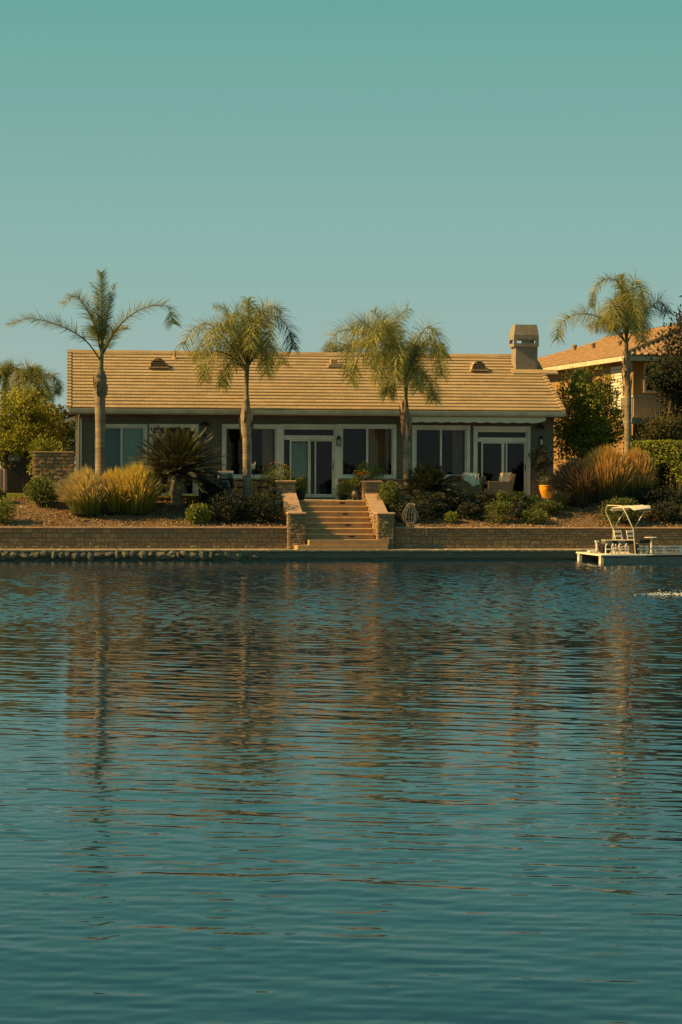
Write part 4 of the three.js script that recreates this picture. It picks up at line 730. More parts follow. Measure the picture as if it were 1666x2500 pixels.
palm('tall sparse palm at the left end of the house, with long open fronds', 2.3, LAWN_Y, [[246, 1150, 25], [246, 1080, 24], [245, 1000, 25], [245, 975, 26], [245.5, 950, 31], [246, 925, 30], [247, 905, 20]], [[247, 908, 12], [248, 885, 10], [249, 860, 9], [249, 835, 7]], [
  { p: [[247, 882], [214, 836], [171, 806], [115, 785], [67, 778], [19, 793]], z: 0.6, bare: 0.22, gild: 0.3 },
  { p: [[247, 860], [232, 795], [209, 750], [185, 723], [153, 742]], z: 0.5, gild: 0.6 },
  { p: [[249, 855], [250, 774], [249, 707], [248, 664]], z: 0.5, len: 0.46, n: 90, gild: 0.8, plume: 1, sag: 0.2, fwd: 0.9 },
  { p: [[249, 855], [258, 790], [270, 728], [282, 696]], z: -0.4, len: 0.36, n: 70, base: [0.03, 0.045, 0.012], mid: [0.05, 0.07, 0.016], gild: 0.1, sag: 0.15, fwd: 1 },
  { p: [[249, 850], [240, 770], [236, 710], [218, 688]], z: -0.5, gild: 0.7, len: 0.34, n: 70 },
  { p: [[248, 872], [284, 806], [321, 769], [370, 747], [410, 750], [424, 792]], z: 0.4, bare: 0.15, gild: 0.5 },
  { p: [[248, 866], [268, 828], [290, 806], [312, 800]], z: -0.9, gild: 0.3, len: 0.4 },
  { p: [[248, 866], [236, 818], [226, 780], [222, 756]], z: -0.8, n: 50, len: 0.34, gild: 0.2 },
], { seed: 201, husk: [985, 925], leaf: { ...queen, n: 170, sag: 0.16, plume: 1.5, len: 0.64, wid: 0.018, base: [0.09, 0.12, 0.018], mid: [0.28, 0.3, 0.035] } });
palm('bushy palm before the middle of the house, left of the glass door', 2.9, 1.98, [[603.5, 1186, 20], [603, 1120, 20], [603, 1075, 21], [602, 1050, 26], [601.5, 1015, 28], [602, 990, 18], [603, 965, 11]], [[603, 972, 10], [603, 945, 9], [603, 915, 11], [604, 890, 12]], [
  { p: [[600, 895], [551, 828], [507, 790], [467, 808], [446, 852]], z: 0.5 }, { p: [[600, 898], [561, 868], [523, 858], [500, 881], [500, 930]], z: 1.0 },
  { p: [[600, 905], [575, 885], [552, 897], [543, 945]], z: 1.0, len: 0.6 }, { p: [[603, 897], [598, 828], [588, 774], [570, 766], [556, 811]], z: 1.2 },
  { p: [[604, 885], [606, 801], [606, 731]], z: -0.5, gild: 0.7 }, { p: [[606, 890], [625, 801], [641, 761], [655, 788], [657, 850]], z: 1.1, gild: 0.7 },
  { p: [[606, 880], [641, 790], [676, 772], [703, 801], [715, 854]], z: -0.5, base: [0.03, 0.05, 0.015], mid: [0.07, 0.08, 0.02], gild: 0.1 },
  { p: [[606, 895], [630, 848], [648, 852], [652, 912]], z: 0.7 }, { p: [[602, 885], [571, 801], [550, 755], [522, 748]], z: -0.7, gild: 0.2, len: 0.4 },
  { p: [[604, 895], [622, 830], [624, 790], [618, 800], [612, 850]], z: 1.6 }, { p: [[603, 890], [585, 820], [560, 785], [530, 800], [520, 840]], z: 1.5 },
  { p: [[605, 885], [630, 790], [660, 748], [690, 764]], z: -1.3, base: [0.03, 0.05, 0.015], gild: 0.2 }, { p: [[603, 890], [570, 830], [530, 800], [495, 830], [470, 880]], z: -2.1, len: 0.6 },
  { p: [[602, 896], [560, 850], [515, 842], [488, 870]], z: -1.6 }, { p: [[605, 896], [640, 850], [668, 850], [690, 890]], z: -1.8 },
], { seed: 202, husk: [1062, 1000], leaf: queen });
palm('bushy drooping palm before the house, right of the stairs', 3.2, 2.0, [[996, 1205, 22], [995, 1130, 21], [995, 1080, 20], [992, 1055, 23], [990, 1020, 24], [990, 995, 17], [990.5, 975, 12]], [[990.5, 985, 10], [991, 960, 10], [991, 935, 13], [992, 915, 14]], [
  { p: [[990, 921], [950, 854], [907, 801], [872, 808], [848, 868], [849, 920]], z: 0.9 }, { p: [[989, 929], [950, 895], [912, 868], [878, 872], [860, 935]], z: 1.1 },
  { p: [[990, 908], [961, 828], [929, 779], [912, 758]], z: -0.5, gild: 0.7 }, { p: [[990, 921], [963, 849], [939, 801], [915, 820], [904, 894]], z: 1.4 },
  { p: [[992, 921], [1006, 868], [1025, 822], [1049, 796], [1073, 828], [1087, 872]], z: 0.4, gild: 0.7 }, { p: [[992, 921], [1012, 876], [1033, 838], [1057, 827], [1073, 881], [1079, 918]], z: 1.0 },
  { p: [[993, 930], [1012, 908], [1033, 910], [1054, 948], [1062, 978]], z: 0.9 }, { p: [[989, 935], [966, 922], [948, 936], [945, 965]], z: 0.9 },
  { p: [[991, 925], [1000, 895], [1014, 905], [1021, 950]], z: 1.2 }, { p: [[990, 915], [955, 838], [930, 790], [960, 800], [968, 850]], z: 1.0 },
  { p: [[990, 920], [940, 860], [895, 830], [862, 850]], z: -0.9 }, { p: [[992, 920], [1020, 860], [1050, 840], [1076, 860]], z: -0.8 },
  { p: [[990, 920], [960, 870], [935, 850], [925, 890], [920, 930]], z: 1.5 }, { p: [[992, 925], [985, 870], [975, 850], [970, 880], [968, 930]], z: 1.7 },
  { p: [[992, 920], [1000, 865], [1012, 842], [1030, 860]], z: -1.4 },
], { seed: 203, husk: [1070, 985], leaf: { ...queen, sag: 0.55, gild: 0.6 } });
palm('slim palm right of the house, in front of the orange house', 1.2, LAWN_Y, [[1533.5, 1100, 19], [1533.5, 1010, 18], [1533, 945, 17], [1531, 920, 18], [1530, 885, 17], [1530, 865, 12]], [[1530, 870, 10], [1530, 845, 10], [1530, 820, 9], [1530, 800, 7]], [
  { p: [[1529, 838], [1485, 789], [1447, 769], [1402, 769], [1367, 795], [1362, 828]], z: 0.7, gild: 0.8 }, { p: [[1530, 825], [1521, 714], [1503, 683], [1467, 686], [1449, 717], [1446, 750]], z: 0.4, gild: 0.7, bare: 0.3, len: 0.42 },
  { p: [[1530, 815], [1526, 730], [1515, 672]], z: -0.4, bare: 0.3, gild: 0.7, len: 0.4 }, { p: [[1531, 815], [1536, 729], [1551, 683], [1566, 710], [1573, 768]], z: 0.6, gild: 0.7 },
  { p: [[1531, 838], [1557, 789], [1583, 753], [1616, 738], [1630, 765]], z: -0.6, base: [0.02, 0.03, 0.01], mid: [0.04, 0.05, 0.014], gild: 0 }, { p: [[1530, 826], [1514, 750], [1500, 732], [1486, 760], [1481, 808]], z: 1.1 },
  { p: [[1530, 826], [1534, 750], [1540, 726], [1550, 750], [1553, 810]], z: 1.4 }, { p: [[1530, 826], [1546, 770], [1560, 760], [1568, 800], [1570, 835]], z: 1.0 },
  { p: [[1529, 835], [1500, 795], [1470, 780], [1440, 800]], z: -0.7 }, { p: [[1530, 830], [1515, 770], [1500, 750], [1505, 790]], z: 1.5 },
], { seed: 204, husk: [945, 880], leaf: { ...queen, n: 200 } });
palm('palm whose fronds rise from behind the roof beside the drooping palm', -13, LAWN_Y, [[915, 1000, 18], [915, 870, 16]], [[915, 872, 12], [914, 840, 10]], [
  { p: [[914, 845], [890, 815], [862, 806], [834, 808], [812, 826], [803, 858]], z: 0.3, gild: 0.2 }, { p: [[914, 845], [940, 812], [960, 790], [980, 766], [997, 754]], z: 0.3, gild: 0.2 },
  { p: [[914, 840], [905, 800], [880, 785], [860, 800]], z: 0 }, { p: [[914, 840], [930, 800], [950, 795], [975, 812], [984, 815]], z: 0.3 }, { p: [[914, 850], [880, 840], [840, 852], [800, 862]], z: 0.4 }, { p: [[914, 850], [870, 846], [820, 860], [790, 868]], z: -0.5 },
], { seed: 205, leaf: { ...queen, len: 0.85, bare: 0.05 } });
palm('bushy palm crown above the yellow-green tree at the left edge', -14, LAWN_Y, [[92, 1020, 18], [90, 960, 17]], [[90, 962, 12], [89, 935, 12]], [
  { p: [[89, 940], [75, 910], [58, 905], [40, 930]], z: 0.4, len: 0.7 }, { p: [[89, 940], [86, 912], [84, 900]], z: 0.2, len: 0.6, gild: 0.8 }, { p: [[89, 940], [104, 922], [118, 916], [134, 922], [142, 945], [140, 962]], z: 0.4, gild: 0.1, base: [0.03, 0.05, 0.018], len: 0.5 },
  { p: [[89, 940], [98, 925], [112, 935], [118, 975]], z: 0.8, len: 0.7 }, { p: [[89, 942], [70, 925], [50, 940], [44, 975]], z: 0.8, len: 0.7 }, { p: [[89, 942], [80, 930], [72, 945], [70, 985]], z: 1.2, len: 0.7 }, { p: [[89, 942], [96, 940], [102, 960], [104, 990]], z: 1.2, len: 0.7 },
], { seed: 206, leaf: { ...queen, len: 0.6, gild: 0.35 } });
palm('palm with grey-green fronds at the far left edge, behind the trees', -17, LAWN_Y, [[12, 1020, 18], [12, 950, 17]], [[12, 952, 12], [12, 925, 12]], [
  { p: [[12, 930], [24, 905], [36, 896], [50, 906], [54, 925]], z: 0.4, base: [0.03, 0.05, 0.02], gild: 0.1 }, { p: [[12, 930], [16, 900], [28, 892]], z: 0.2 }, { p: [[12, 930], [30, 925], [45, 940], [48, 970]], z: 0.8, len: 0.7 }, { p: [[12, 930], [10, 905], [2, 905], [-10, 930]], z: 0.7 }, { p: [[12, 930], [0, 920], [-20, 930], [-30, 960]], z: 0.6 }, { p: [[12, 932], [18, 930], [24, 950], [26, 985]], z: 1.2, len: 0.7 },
], { seed: 207, leaf: { ...queen, len: 0.55, gild: 0.3 } });

// sago palms
function sago(label, cpx, cpy, z, rpx, ground, trunkH, n, seed, o = {}) {
  R = rng(seed); const c = L(cpx, cpy, z), t = thing('sago_palm', label, 'sago palm', [c.x, ground, z]), len = rpx / (5350 / (81 - z));
  const tb = new MB(); const q = []; for (let k = 0; k <= 14; k++) q.push(V3(c.x + 0.02 * Math.sin(k), lerp(ground - 0.05, c.y + 0.05, k / 14), z)); tb.tube(q, (u) => (o.tr ?? 0.16) * (1 + 0.12 * Math.sin(u * 40)) , 12, () => { const v = rr(0.5, 1.1); return [v, v, v]; }); put(t, 'trunk', tb, M.bark);
  for (let k = 0; k < n; k++) {
    const a = k * 2.39996 + rr(-0.2, 0.2), e = lerp(1.35, o.low ?? -0.25, Math.pow((k + 0.5) / n, 0.9)), l = len * rr(0.85, 1.08), pts = [], d = V3(Math.cos(a) * Math.cos(e), Math.sin(e), Math.sin(a) * Math.cos(e)); let p = V3(c.x + Math.cos(a) * 0.06, c.y, z + Math.sin(a) * 0.06);
    for (let s = 0; s < 6; s++) { pts.push(p.clone()); p = p.clone().addScaledVector(d, l / 5); d.y -= 0.07 + 0.045 * s * 0.5; d.normalize(); }
    frond(t, pts, { n: 66, len: 0.25, sag: 0.06, plume: 0.35, vee: 0.4, wid: 0.024, segs: 2, fwd: 0.7, base: [0.02, 0.03, 0.006], mid: [0.055, 0.06, 0.01], tip: [0.24, 0.2, 0.03], gild: 0.4, r: 0.014, bare: 0.08, tipLen: 0.5, stalk: [0.09, 0.07, 0.03] });
  }
  return t;
}
sago('large dark sago palm with a short trunk, left of the dining set', 432, 1160, 3.7, 122, bankY(3.7), 1, 120, 211, { tr: 0.2 });
sago('small dark sago palm low before the window right of the stairs', 1047, 1205, 3.7, 70, bankY(3.7), 0.2, 52, 212, { low: 0.15, tr: 0.12 });

// fountain grasses
function grassClump(label, basePx, z, topPx, spreadPx, pal, n, seed, o = {}) {
  R = rng(seed); const ground = o.ground ?? bankY(z), c = L(basePx, 1200, z), sc = 5350 / (81 - z), hgt = L(basePx, topPx, z).y - ground, sp = spreadPx / sc;
  const t = thing('fountain_grass', label, 'ornamental grass', [c.x, ground, z]), mb = new MB(), pb = new MB();
  for (let k = 0; k < n; k++) {
    const a = R() * 6.283, rad = Math.sqrt(R()), foot = o.foot ?? 0.6, tall = lerp(1.08, 0.66, Math.pow(rad, 2.2)) * (0.42 + 0.64 * Math.pow(R(), 0.55)), lx = (o.lean ?? 0) * rr(0.3, 1.2);
    const b = V3(c.x + Math.cos(a) * rad * sp * foot, ground - 0.03, z + Math.sin(a) * rad * sp * foot), out = (0.95 - foot) * rad * sp * rr(0.4, 1.7) + gauss() * 0.09 * sp, hh = hgt * tall;
    const at = (u) => V3(b.x + Math.cos(a) * out * Math.pow(u, 1.5) + lx * Math.pow(u, 2.2), ground - 0.03 + hh * (u - 0.1 * rad * Math.pow(u, 4)) , b.z + Math.sin(a) * out * Math.pow(u, 1.5));
    const plume = R() < (o.plume ?? 0.5), q = [at(0), at(0.35), at(0.65), at(0.86), at(1)], m2 = q[2], e = q[3], droop = q[4].add(V3(Math.cos(a) * 0.05 + lx * 0.3, -0.04, 0));
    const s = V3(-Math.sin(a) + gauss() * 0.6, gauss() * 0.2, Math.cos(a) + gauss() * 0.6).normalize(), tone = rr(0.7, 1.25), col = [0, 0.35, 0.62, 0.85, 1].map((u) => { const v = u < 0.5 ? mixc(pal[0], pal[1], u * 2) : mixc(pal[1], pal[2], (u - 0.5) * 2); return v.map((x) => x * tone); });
    mb.strip(q, [0.016, 0.018, 0.015, 0.01, 0.003], s, col);
    if (plume) { const w = rr(0.018, 0.03), d = droop.clone().sub(m2).normalize(); const p0 = m2.clone().lerp(e, 0.55), len = rr(0.2, 0.34) * (o.long ?? 1), pc = pal[3].map((x) => x * tone); for (const ss of [s, V3().crossVectors(s, d).normalize()]) pb.strip([p0, p0.clone().addScaledVector(d, len * 0.4), p0.clone().addScaledVector(d, len * 0.75).add(V3(0, -0.012, 0)), p0.clone().addScaledVector(d, len).add(V3(Math.cos(a) * 0.03 + (o.lean ?? 0) * 0.1, -0.035, 0))], [0.006, w, w * 0.8, 0.003], ss, [pc, pc, mixc(pc, [0.7, 0.55, 0.32], 0.3), mixc(pc, [0.7, 0.55, 0.32], 0.5)]); }
  }
  put(t, 'blades', mb, M.blade); if (pb.p.length) put(t, 'plumes', pb, M.blade);
  return t;
}
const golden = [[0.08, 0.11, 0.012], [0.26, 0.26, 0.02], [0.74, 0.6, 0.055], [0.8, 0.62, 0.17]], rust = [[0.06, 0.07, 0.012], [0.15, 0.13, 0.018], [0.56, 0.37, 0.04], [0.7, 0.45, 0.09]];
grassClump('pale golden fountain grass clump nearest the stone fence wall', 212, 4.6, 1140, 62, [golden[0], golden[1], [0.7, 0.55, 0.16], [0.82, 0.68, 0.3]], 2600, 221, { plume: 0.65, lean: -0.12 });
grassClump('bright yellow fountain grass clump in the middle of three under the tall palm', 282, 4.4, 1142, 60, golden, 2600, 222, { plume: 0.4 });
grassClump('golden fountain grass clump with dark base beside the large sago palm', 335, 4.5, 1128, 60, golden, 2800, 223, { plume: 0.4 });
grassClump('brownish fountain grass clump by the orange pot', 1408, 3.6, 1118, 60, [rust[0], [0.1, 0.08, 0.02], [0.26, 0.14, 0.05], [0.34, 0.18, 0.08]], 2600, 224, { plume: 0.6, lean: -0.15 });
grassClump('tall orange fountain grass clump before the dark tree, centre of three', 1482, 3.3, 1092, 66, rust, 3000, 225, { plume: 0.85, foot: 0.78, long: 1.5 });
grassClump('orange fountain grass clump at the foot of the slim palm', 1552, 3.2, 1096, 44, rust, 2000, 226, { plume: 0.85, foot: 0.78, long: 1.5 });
grassClump('wispy green grass tuft beside the orange pot', 1366, 4.2, 1192, 22, [[0.06, 0.08, 0.015], [0.12, 0.13, 0.02], [0.22, 0.19, 0.04], [0.3, 0.22, 0.06]], 500, 227, { plume: 0.1 });

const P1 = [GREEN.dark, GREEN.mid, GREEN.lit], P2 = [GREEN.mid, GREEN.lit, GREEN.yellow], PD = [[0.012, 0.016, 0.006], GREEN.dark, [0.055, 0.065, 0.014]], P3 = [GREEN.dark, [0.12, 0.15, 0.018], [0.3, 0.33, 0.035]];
shrub('round bright green shrub at the left edge above the retaining wall', [-30, 1217, 42, 1288], 5.6, P2, { size: 0.07 });
shrub('small dark clipped shrub under the cloth-covered chair', [-22, 1186, 14, 1222], 3.6, P1, { size: 0.06 });
shrub('loose leafy green shrub before the stone fence wall', [58, 1164, 150, 1226], 3.9, P3, { size: 0.1, ragged: 0.25 });
shrub('small bright leafy shrub alone on the mulch left of the stairs', [452, 1229, 513, 1284], 5.6, P2, { size: 0.1, ragged: 0.3, lumps: 7 });
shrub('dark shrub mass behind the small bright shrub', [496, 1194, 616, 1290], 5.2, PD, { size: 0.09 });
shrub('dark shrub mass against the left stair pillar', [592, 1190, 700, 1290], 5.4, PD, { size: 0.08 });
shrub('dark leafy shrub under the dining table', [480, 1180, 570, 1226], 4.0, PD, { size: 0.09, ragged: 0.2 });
shrub('clipped boxwood shrub right of the upper stair pillar', [916, 1173, 986, 1258], 4.5, P3, { size: 0.06, n: 5200 });
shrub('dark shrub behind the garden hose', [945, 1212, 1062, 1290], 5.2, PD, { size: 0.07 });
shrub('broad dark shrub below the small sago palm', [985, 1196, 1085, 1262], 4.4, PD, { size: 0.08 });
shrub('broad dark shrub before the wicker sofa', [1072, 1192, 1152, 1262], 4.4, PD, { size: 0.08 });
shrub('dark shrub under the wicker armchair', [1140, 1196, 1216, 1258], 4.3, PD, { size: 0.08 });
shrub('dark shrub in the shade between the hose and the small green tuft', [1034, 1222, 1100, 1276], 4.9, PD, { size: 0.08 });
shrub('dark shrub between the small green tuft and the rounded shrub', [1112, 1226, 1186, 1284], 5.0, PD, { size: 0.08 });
shrub('small green tuft on the mulch above the right retaining wall', [1084, 1249, 1122, 1278], 5.5, P2, { size: 0.06 });
shrub('rounded green shrub on the bank below the armchair', [1175, 1220, 1250, 1288], 5.4, P3, { size: 0.065 });
shrub('low spreading shrub between the rounded shrub and the mulch patch', [1268, 1240, 1346, 1288], 5.5, P3, { size: 0.07 });
shrub('dark shrub behind the low spreading shrub', [1236, 1222, 1300, 1286], 4.9, PD, { size: 0.07 });
shrub('large dark shrub behind the boat canopy', [1452, 1212, 1580, 1290], 5.4, P1, { size: 0.085 });
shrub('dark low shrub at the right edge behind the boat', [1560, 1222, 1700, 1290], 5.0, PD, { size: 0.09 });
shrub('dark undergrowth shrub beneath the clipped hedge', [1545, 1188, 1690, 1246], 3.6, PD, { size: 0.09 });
const flowers = (cols, n, px) => (t, cx, bot, top, rx, z) => { for (let k = 0; k < n; k++) { const mb = new MB(), d = V3(rr(-1, 1) * rx * 0.85, lerp(bot, top, rr(0.55, 1.0)), z + rr(0, 0.5) * rx), c = cols[Math.floor(R() * cols.length)], s = px * rr(0.8, 1.2); for (let a = 0; a < 5; a++) { const w = a * 1.2566 + R() * 0.3, di = V3(Math.cos(w), 0.35, Math.sin(w) * 0.7 + 0.5).normalize(); mb.leaf(V3(cx + d.x, d.y, d.z), di, V3().crossVectors(di, UY).normalize(), s, s * 0.8, c); } put(t, 'flower', mb, M.petal); } };
const pinkF = [[0.5, 0.1, 0.09], [0.42, 0.07, 0.06], [0.55, 0.2, 0.14]], yellowF = [[0.85, 0.42, 0.02], [0.8, 0.5, 0.04]];
shrub('low flowering plant with yellow-green leaves at the armchair foot', [1208, 1198, 1250, 1226], 3.9, P2, { size: 0.07, extra: flowers(yellowF, 4, 0.05) });
shrub('low flowering plant with small pink blooms below the glass door', [1246, 1200, 1300, 1236], 4.1, P1, { size: 0.07, extra: flowers(pinkF, 6, 0.055) });
shrub('low yellow-flecked plant left of the orange pot', [1290, 1208, 1326, 1234], 4.2, P2, { size: 0.06, extra: flowers(yellowF, 4, 0.045) });
shrub('green undergrowth below the orange grass and pot', [1290, 1220, 1380, 1252], 4.6, P1, { size: 0.07 });
shrub('pale green shrub with yellow tips behind the pots at left of the stairs', [488, 1168, 530, 1206], 3.4, PD, { size: 0.08 });

/* trees */
function tree(label, kind, px, z, trunkR, crown, pal, o = {}) {
  R = rng(o.seed ?? 3); const ground = o.ground ?? LAWN_Y, c = L(px, 1200, z), t = thing(kind, label, 'tree', [c.x, ground, z]);
  const tb = new MB(), lb = new MB(), top = L(px, crown[1], z).y, clumps = [];
  const a = L(crown[0], crown[1], z), b = L(crown[2], crown[3], z), cx = (a.x + b.x) / 2, cy = (a.y + b.y) / 2, rx = (b.x - a.x) / 2, ry = (a.y - b.y) / 2, rz = o.rz ?? Math.min(rx, 2.6);
  tb.tube([V3(c.x, ground - 0.1, z), V3(c.x + 0.05, lerp(ground, cy, 0.5), z), V3(cx, cy, z)], (u) => lerp(trunkR, trunkR * 0.5, u), 8);
  const nC = o.clumps ?? 60;
  for (let k = 0; k < nC; k++) { const d = sphereDir(), f = Math.pow(R(), 0.45), g = o.cone ? (1 - 0.8 * clamp((d.y * f + 1) / 2, 0, 1)) : o.taper ? 1 - o.taper * Math.max(0, d.y * f) : 1; clumps.push(V3(cx + d.x * rx * f * g * 0.9, cy + d.y * ry * f * 0.92, z + d.z * rz * f * g * 0.9)); }
  clumps.slice(0, 14).forEach((p) => tb.tube([V3(cx, lerp(ground, cy, rr(0.5, 0.95)), z), V3(lerp(cx, p.x, 0.5), lerp(cy, p.y, 0.4), lerp(z, p.z, 0.5)), p], (u) => lerp(trunkR * 0.4, 0.015, u), 5));
  clumps.forEach((p) => { const r = (o.clump ?? 0.5) * rr(0.6, 1.3); const tint = R(); const pp = pal.map((q, i) => mixc(q, pal[Math.min(2, i + 1)], tint * 0.5)); lump(lb, p, [r, r * (o.flat ?? 0.75), r], Math.round((o.leaves ?? 150) * rr(0.7, 1.2)), o.size ?? 0.13, pp, { shell: 1.5, wid: o.wid ?? 0.5, lift: o.lift ?? 0.2, ragged: 0.2 }); });
  put(t, 'trunk', tb, M.twig); put(t, 'crown', lb, M.leaf);
  return t;
}
const PY = [[0.06, 0.07, 0.008], [0.24, 0.24, 0.014], [0.5, 0.46, 0.02]];
tree('yellow-green broadleaf tree filling the left edge below the palms', 'broadleaf_tree', 60, -6, 0.15, [-90, 948, 172, 1160], PY, { seed: 231, clumps: 190, clump: 0.4, leaves: 150, size: 0.12, rz: 2 });
tree('pale yellow-green young tree behind the stone fence wall', 'lemon_tree', 108, -1.8, 0.06, [52, 1058, 168, 1180], [[0.07, 0.09, 0.012], [0.2, 0.22, 0.02], [0.36, 0.36, 0.03]], { seed: 232, clumps: 46, clump: 0.22, leaves: 80, size: 0.11, taper: 0.5, lift: 0.7, flat: 1.3 });
tree('dark green tree between the left tree and the house corner', 'broadleaf_tree', 160, -12, 0.12, [90, 985, 225, 1150], [GREEN.dark, GREEN.mid, GREEN.olive], { seed: 233, clumps: 60, clump: 0.5, leaves: 120, size: 0.14 });
tree('broad dark tree between the two houses with sunlit top', 'broadleaf_tree', 1430, -4.5, 0.14, [1334, 884, 1526, 1180], [[0.03, 0.036, 0.007], [0.16, 0.17, 0.015], [0.44, 0.42, 0.03]], { seed: 234, clumps: 150, clump: 0.46, leaves: 150, size: 0.12, rz: 2 });
tree('tall dark evergreen tree at the right edge of the garden', 'evergreen_tree', 1730, -4, 0.3, [1596, 640, 1960, 1120], [[0.008, 0.01, 0.005], [0.02, 0.024, 0.008], [0.06, 0.055, 0.014]], { seed: 235, clumps: 420, clump: 0.62, leaves: 170, size: 0.15, rz: 2.6, taper: 0.55 });
tree('very tall dark tree beyond the right edge behind the evergreen', 'evergreen_tree', 1900, -7, 0.35, [1740, 250, 2080, 1100], [[0.008, 0.01, 0.005], [0.02, 0.024, 0.008], [0.05, 0.05, 0.014]], { seed: 236, clumps: 220, clump: 0.8, leaves: 120, size: 0.2, rz: 2.6, taper: 0.5 });
tree('olive green bushy tree under the balcony of the orange house', 'bushy_tree', 1590, -3, 0.08, [1546, 1012, 1668, 1110], [GREEN.dark, [0.07, 0.07, 0.014], [0.17, 0.14, 0.03]], { seed: 237, clumps: 90, clump: 0.34, leaves: 110, size: 0.11 });
tree('dark bushy tree against the orange house wall right of the slim palm', 'bushy_tree', 1620, -3.6, 0.1, [1592, 872, 1710, 962], PD, { seed: 238, clumps: 110, clump: 0.4, leaves: 120, size: 0.12 });
// clipped hedge at right: sunlit wall of leaves with a hollow at its foot
{
  R = rng(241); const z = 1.6, a = L(1543, 1082, z), b = L(1760, 1086, z), t = thing('clipped_hedge', 'clipped bright yellow-green hedge at the right edge with a dark hollow at its foot', 'hedge', [(a.x + b.x) / 2, LAWN_Y, z]);
  const mb = new MB(), top = a.y; let made = 0;
  while (made < 15000) { const x = rr(a.x, b.x), f = R(), y = lerp(LAWN_Y, top, f), face = R(); const zz = face < 0.6 ? z + 0.42 + gauss() * 0.13 : rr(z - 0.45, z + 0.45), yy = face < 0.6 ? y : face < 0.85 ? top + gauss() * 0.035 : y, xx = face > 0.85 ? a.x + Math.abs(gauss()) * 0.05 : x;
    const u = (xx - a.x) / (b.x - a.x), hollow = Math.exp(-Math.pow((u - 0.3) / 0.16, 2)) * 0.62 + 0.04; if (face < 0.6 && f < hollow && R() < 0.93) continue;
    const n = face < 0.6 ? V3(0, 0.2, 1) : face < 0.85 ? V3(0, 1, 0) : V3(-1, 0.2, 0), dir = n.clone().multiplyScalar(0.5).add(sphereDir()).normalize(), s = rr(0.06, 0.11), q = R(); mb.leaf(V3(xx, yy, zz + (xx - a.x) * 0.8 - 0.7), dir, V3().crossVectors(sphereDir().multiplyScalar(0.9).add(V3(-0.6, 0.6, 0.3)), dir).normalize(), s, s * 0.6, q < 0.5 ? mixc(GREEN.mid, GREEN.lit, q * 2) : mixc(GREEN.lit, GREEN.yellow, q * 2 - 1)); made++; }
  put(t, 'foliage', mb, M.leaf);
  const core = new MB(); for (let k = 0; k < 40; k++) { const x = rr(a.x + 0.1, b.x), q = V3(x + rr(-0.2, 0.2), top - rr(0.05, 0.3), z + rr(-0.2, 0.3)); core.tube([V3(x, LAWN_Y - 0.05, z), V3(lerp(x, q.x, 0.5), lerp(LAWN_Y, q.y, 0.5), lerp(z, q.z, 0.7)), q].map((p) => p.setZ(p.z + (p.x - a.x) * 0.8 - 0.7)), 0.018, 5); } put(t, 'branches', core, M.twig);
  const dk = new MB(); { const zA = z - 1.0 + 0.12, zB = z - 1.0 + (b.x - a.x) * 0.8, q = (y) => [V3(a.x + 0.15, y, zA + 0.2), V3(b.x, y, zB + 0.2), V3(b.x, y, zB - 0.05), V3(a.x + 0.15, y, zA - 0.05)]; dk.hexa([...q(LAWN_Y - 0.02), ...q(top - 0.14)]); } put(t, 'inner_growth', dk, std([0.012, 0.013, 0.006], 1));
  const po = thing('fence_post', 'slim grey post standing in the hedge at the right edge', 'post', [L(1662, 1150, 2.2).x, LAWN_Y, 2.2]); const pb = new MB(), pc = L(1662, 1122, 2.2); pb.cbox(pc.x - 0.04, LAWN_Y - 0.1, 2.16, pc.x + 0.04, pc.y, 2.24, 0.008); pb.lathe(pc.x, pc.y, 2.2, [[0.055, 0], [0.05, 0.03], [0.001, 0.05]], 10); put(po, 'post_body', pb, M.steel);
}

/* ------------------------------------------------------------------ left garden: fence wall, shed, chair */
{
  const z = -0.4, a = L(83, 1102, z), x1 = HX0 - 0.16, t = thing('stone_fence', 'stone fence wall with flat cap joining the left corner of the house', 'wall', [(a.x + x1) / 2, LAWN_Y, z]);
  const mb = new MB(); mb.box(a.x, LAWN_Y - 0.2, z - 0.28, x1, a.y - 0.05, z); put(t, 'wall_core', mb, M.mortar);
  R = rng(601); capRow(t, a.x - 0.04, x1, a.y - 0.05, a.y, z - 0.32, z + 0.05, 0.5, 'cap_stone', M.cap);
  layStones(t, V3(a.x, LAWN_Y, z), UX, UY, UZ, x1 - a.x, a.y - 0.055 - LAWN_Y, { seed: 602, rows: [0.1, 0.16], lens: [0.15, 0.36], deep: 0.035 });
  layStones(t, V3(a.x, LAWN_Y, z - 0.28), UZ, UY, V3(-1, 0, 0), 0.28, a.y - 0.055 - LAWN_Y, { seed: 603, rows: [0.1, 0.16], lens: [0.15, 0.2], deep: 0.035 });
}
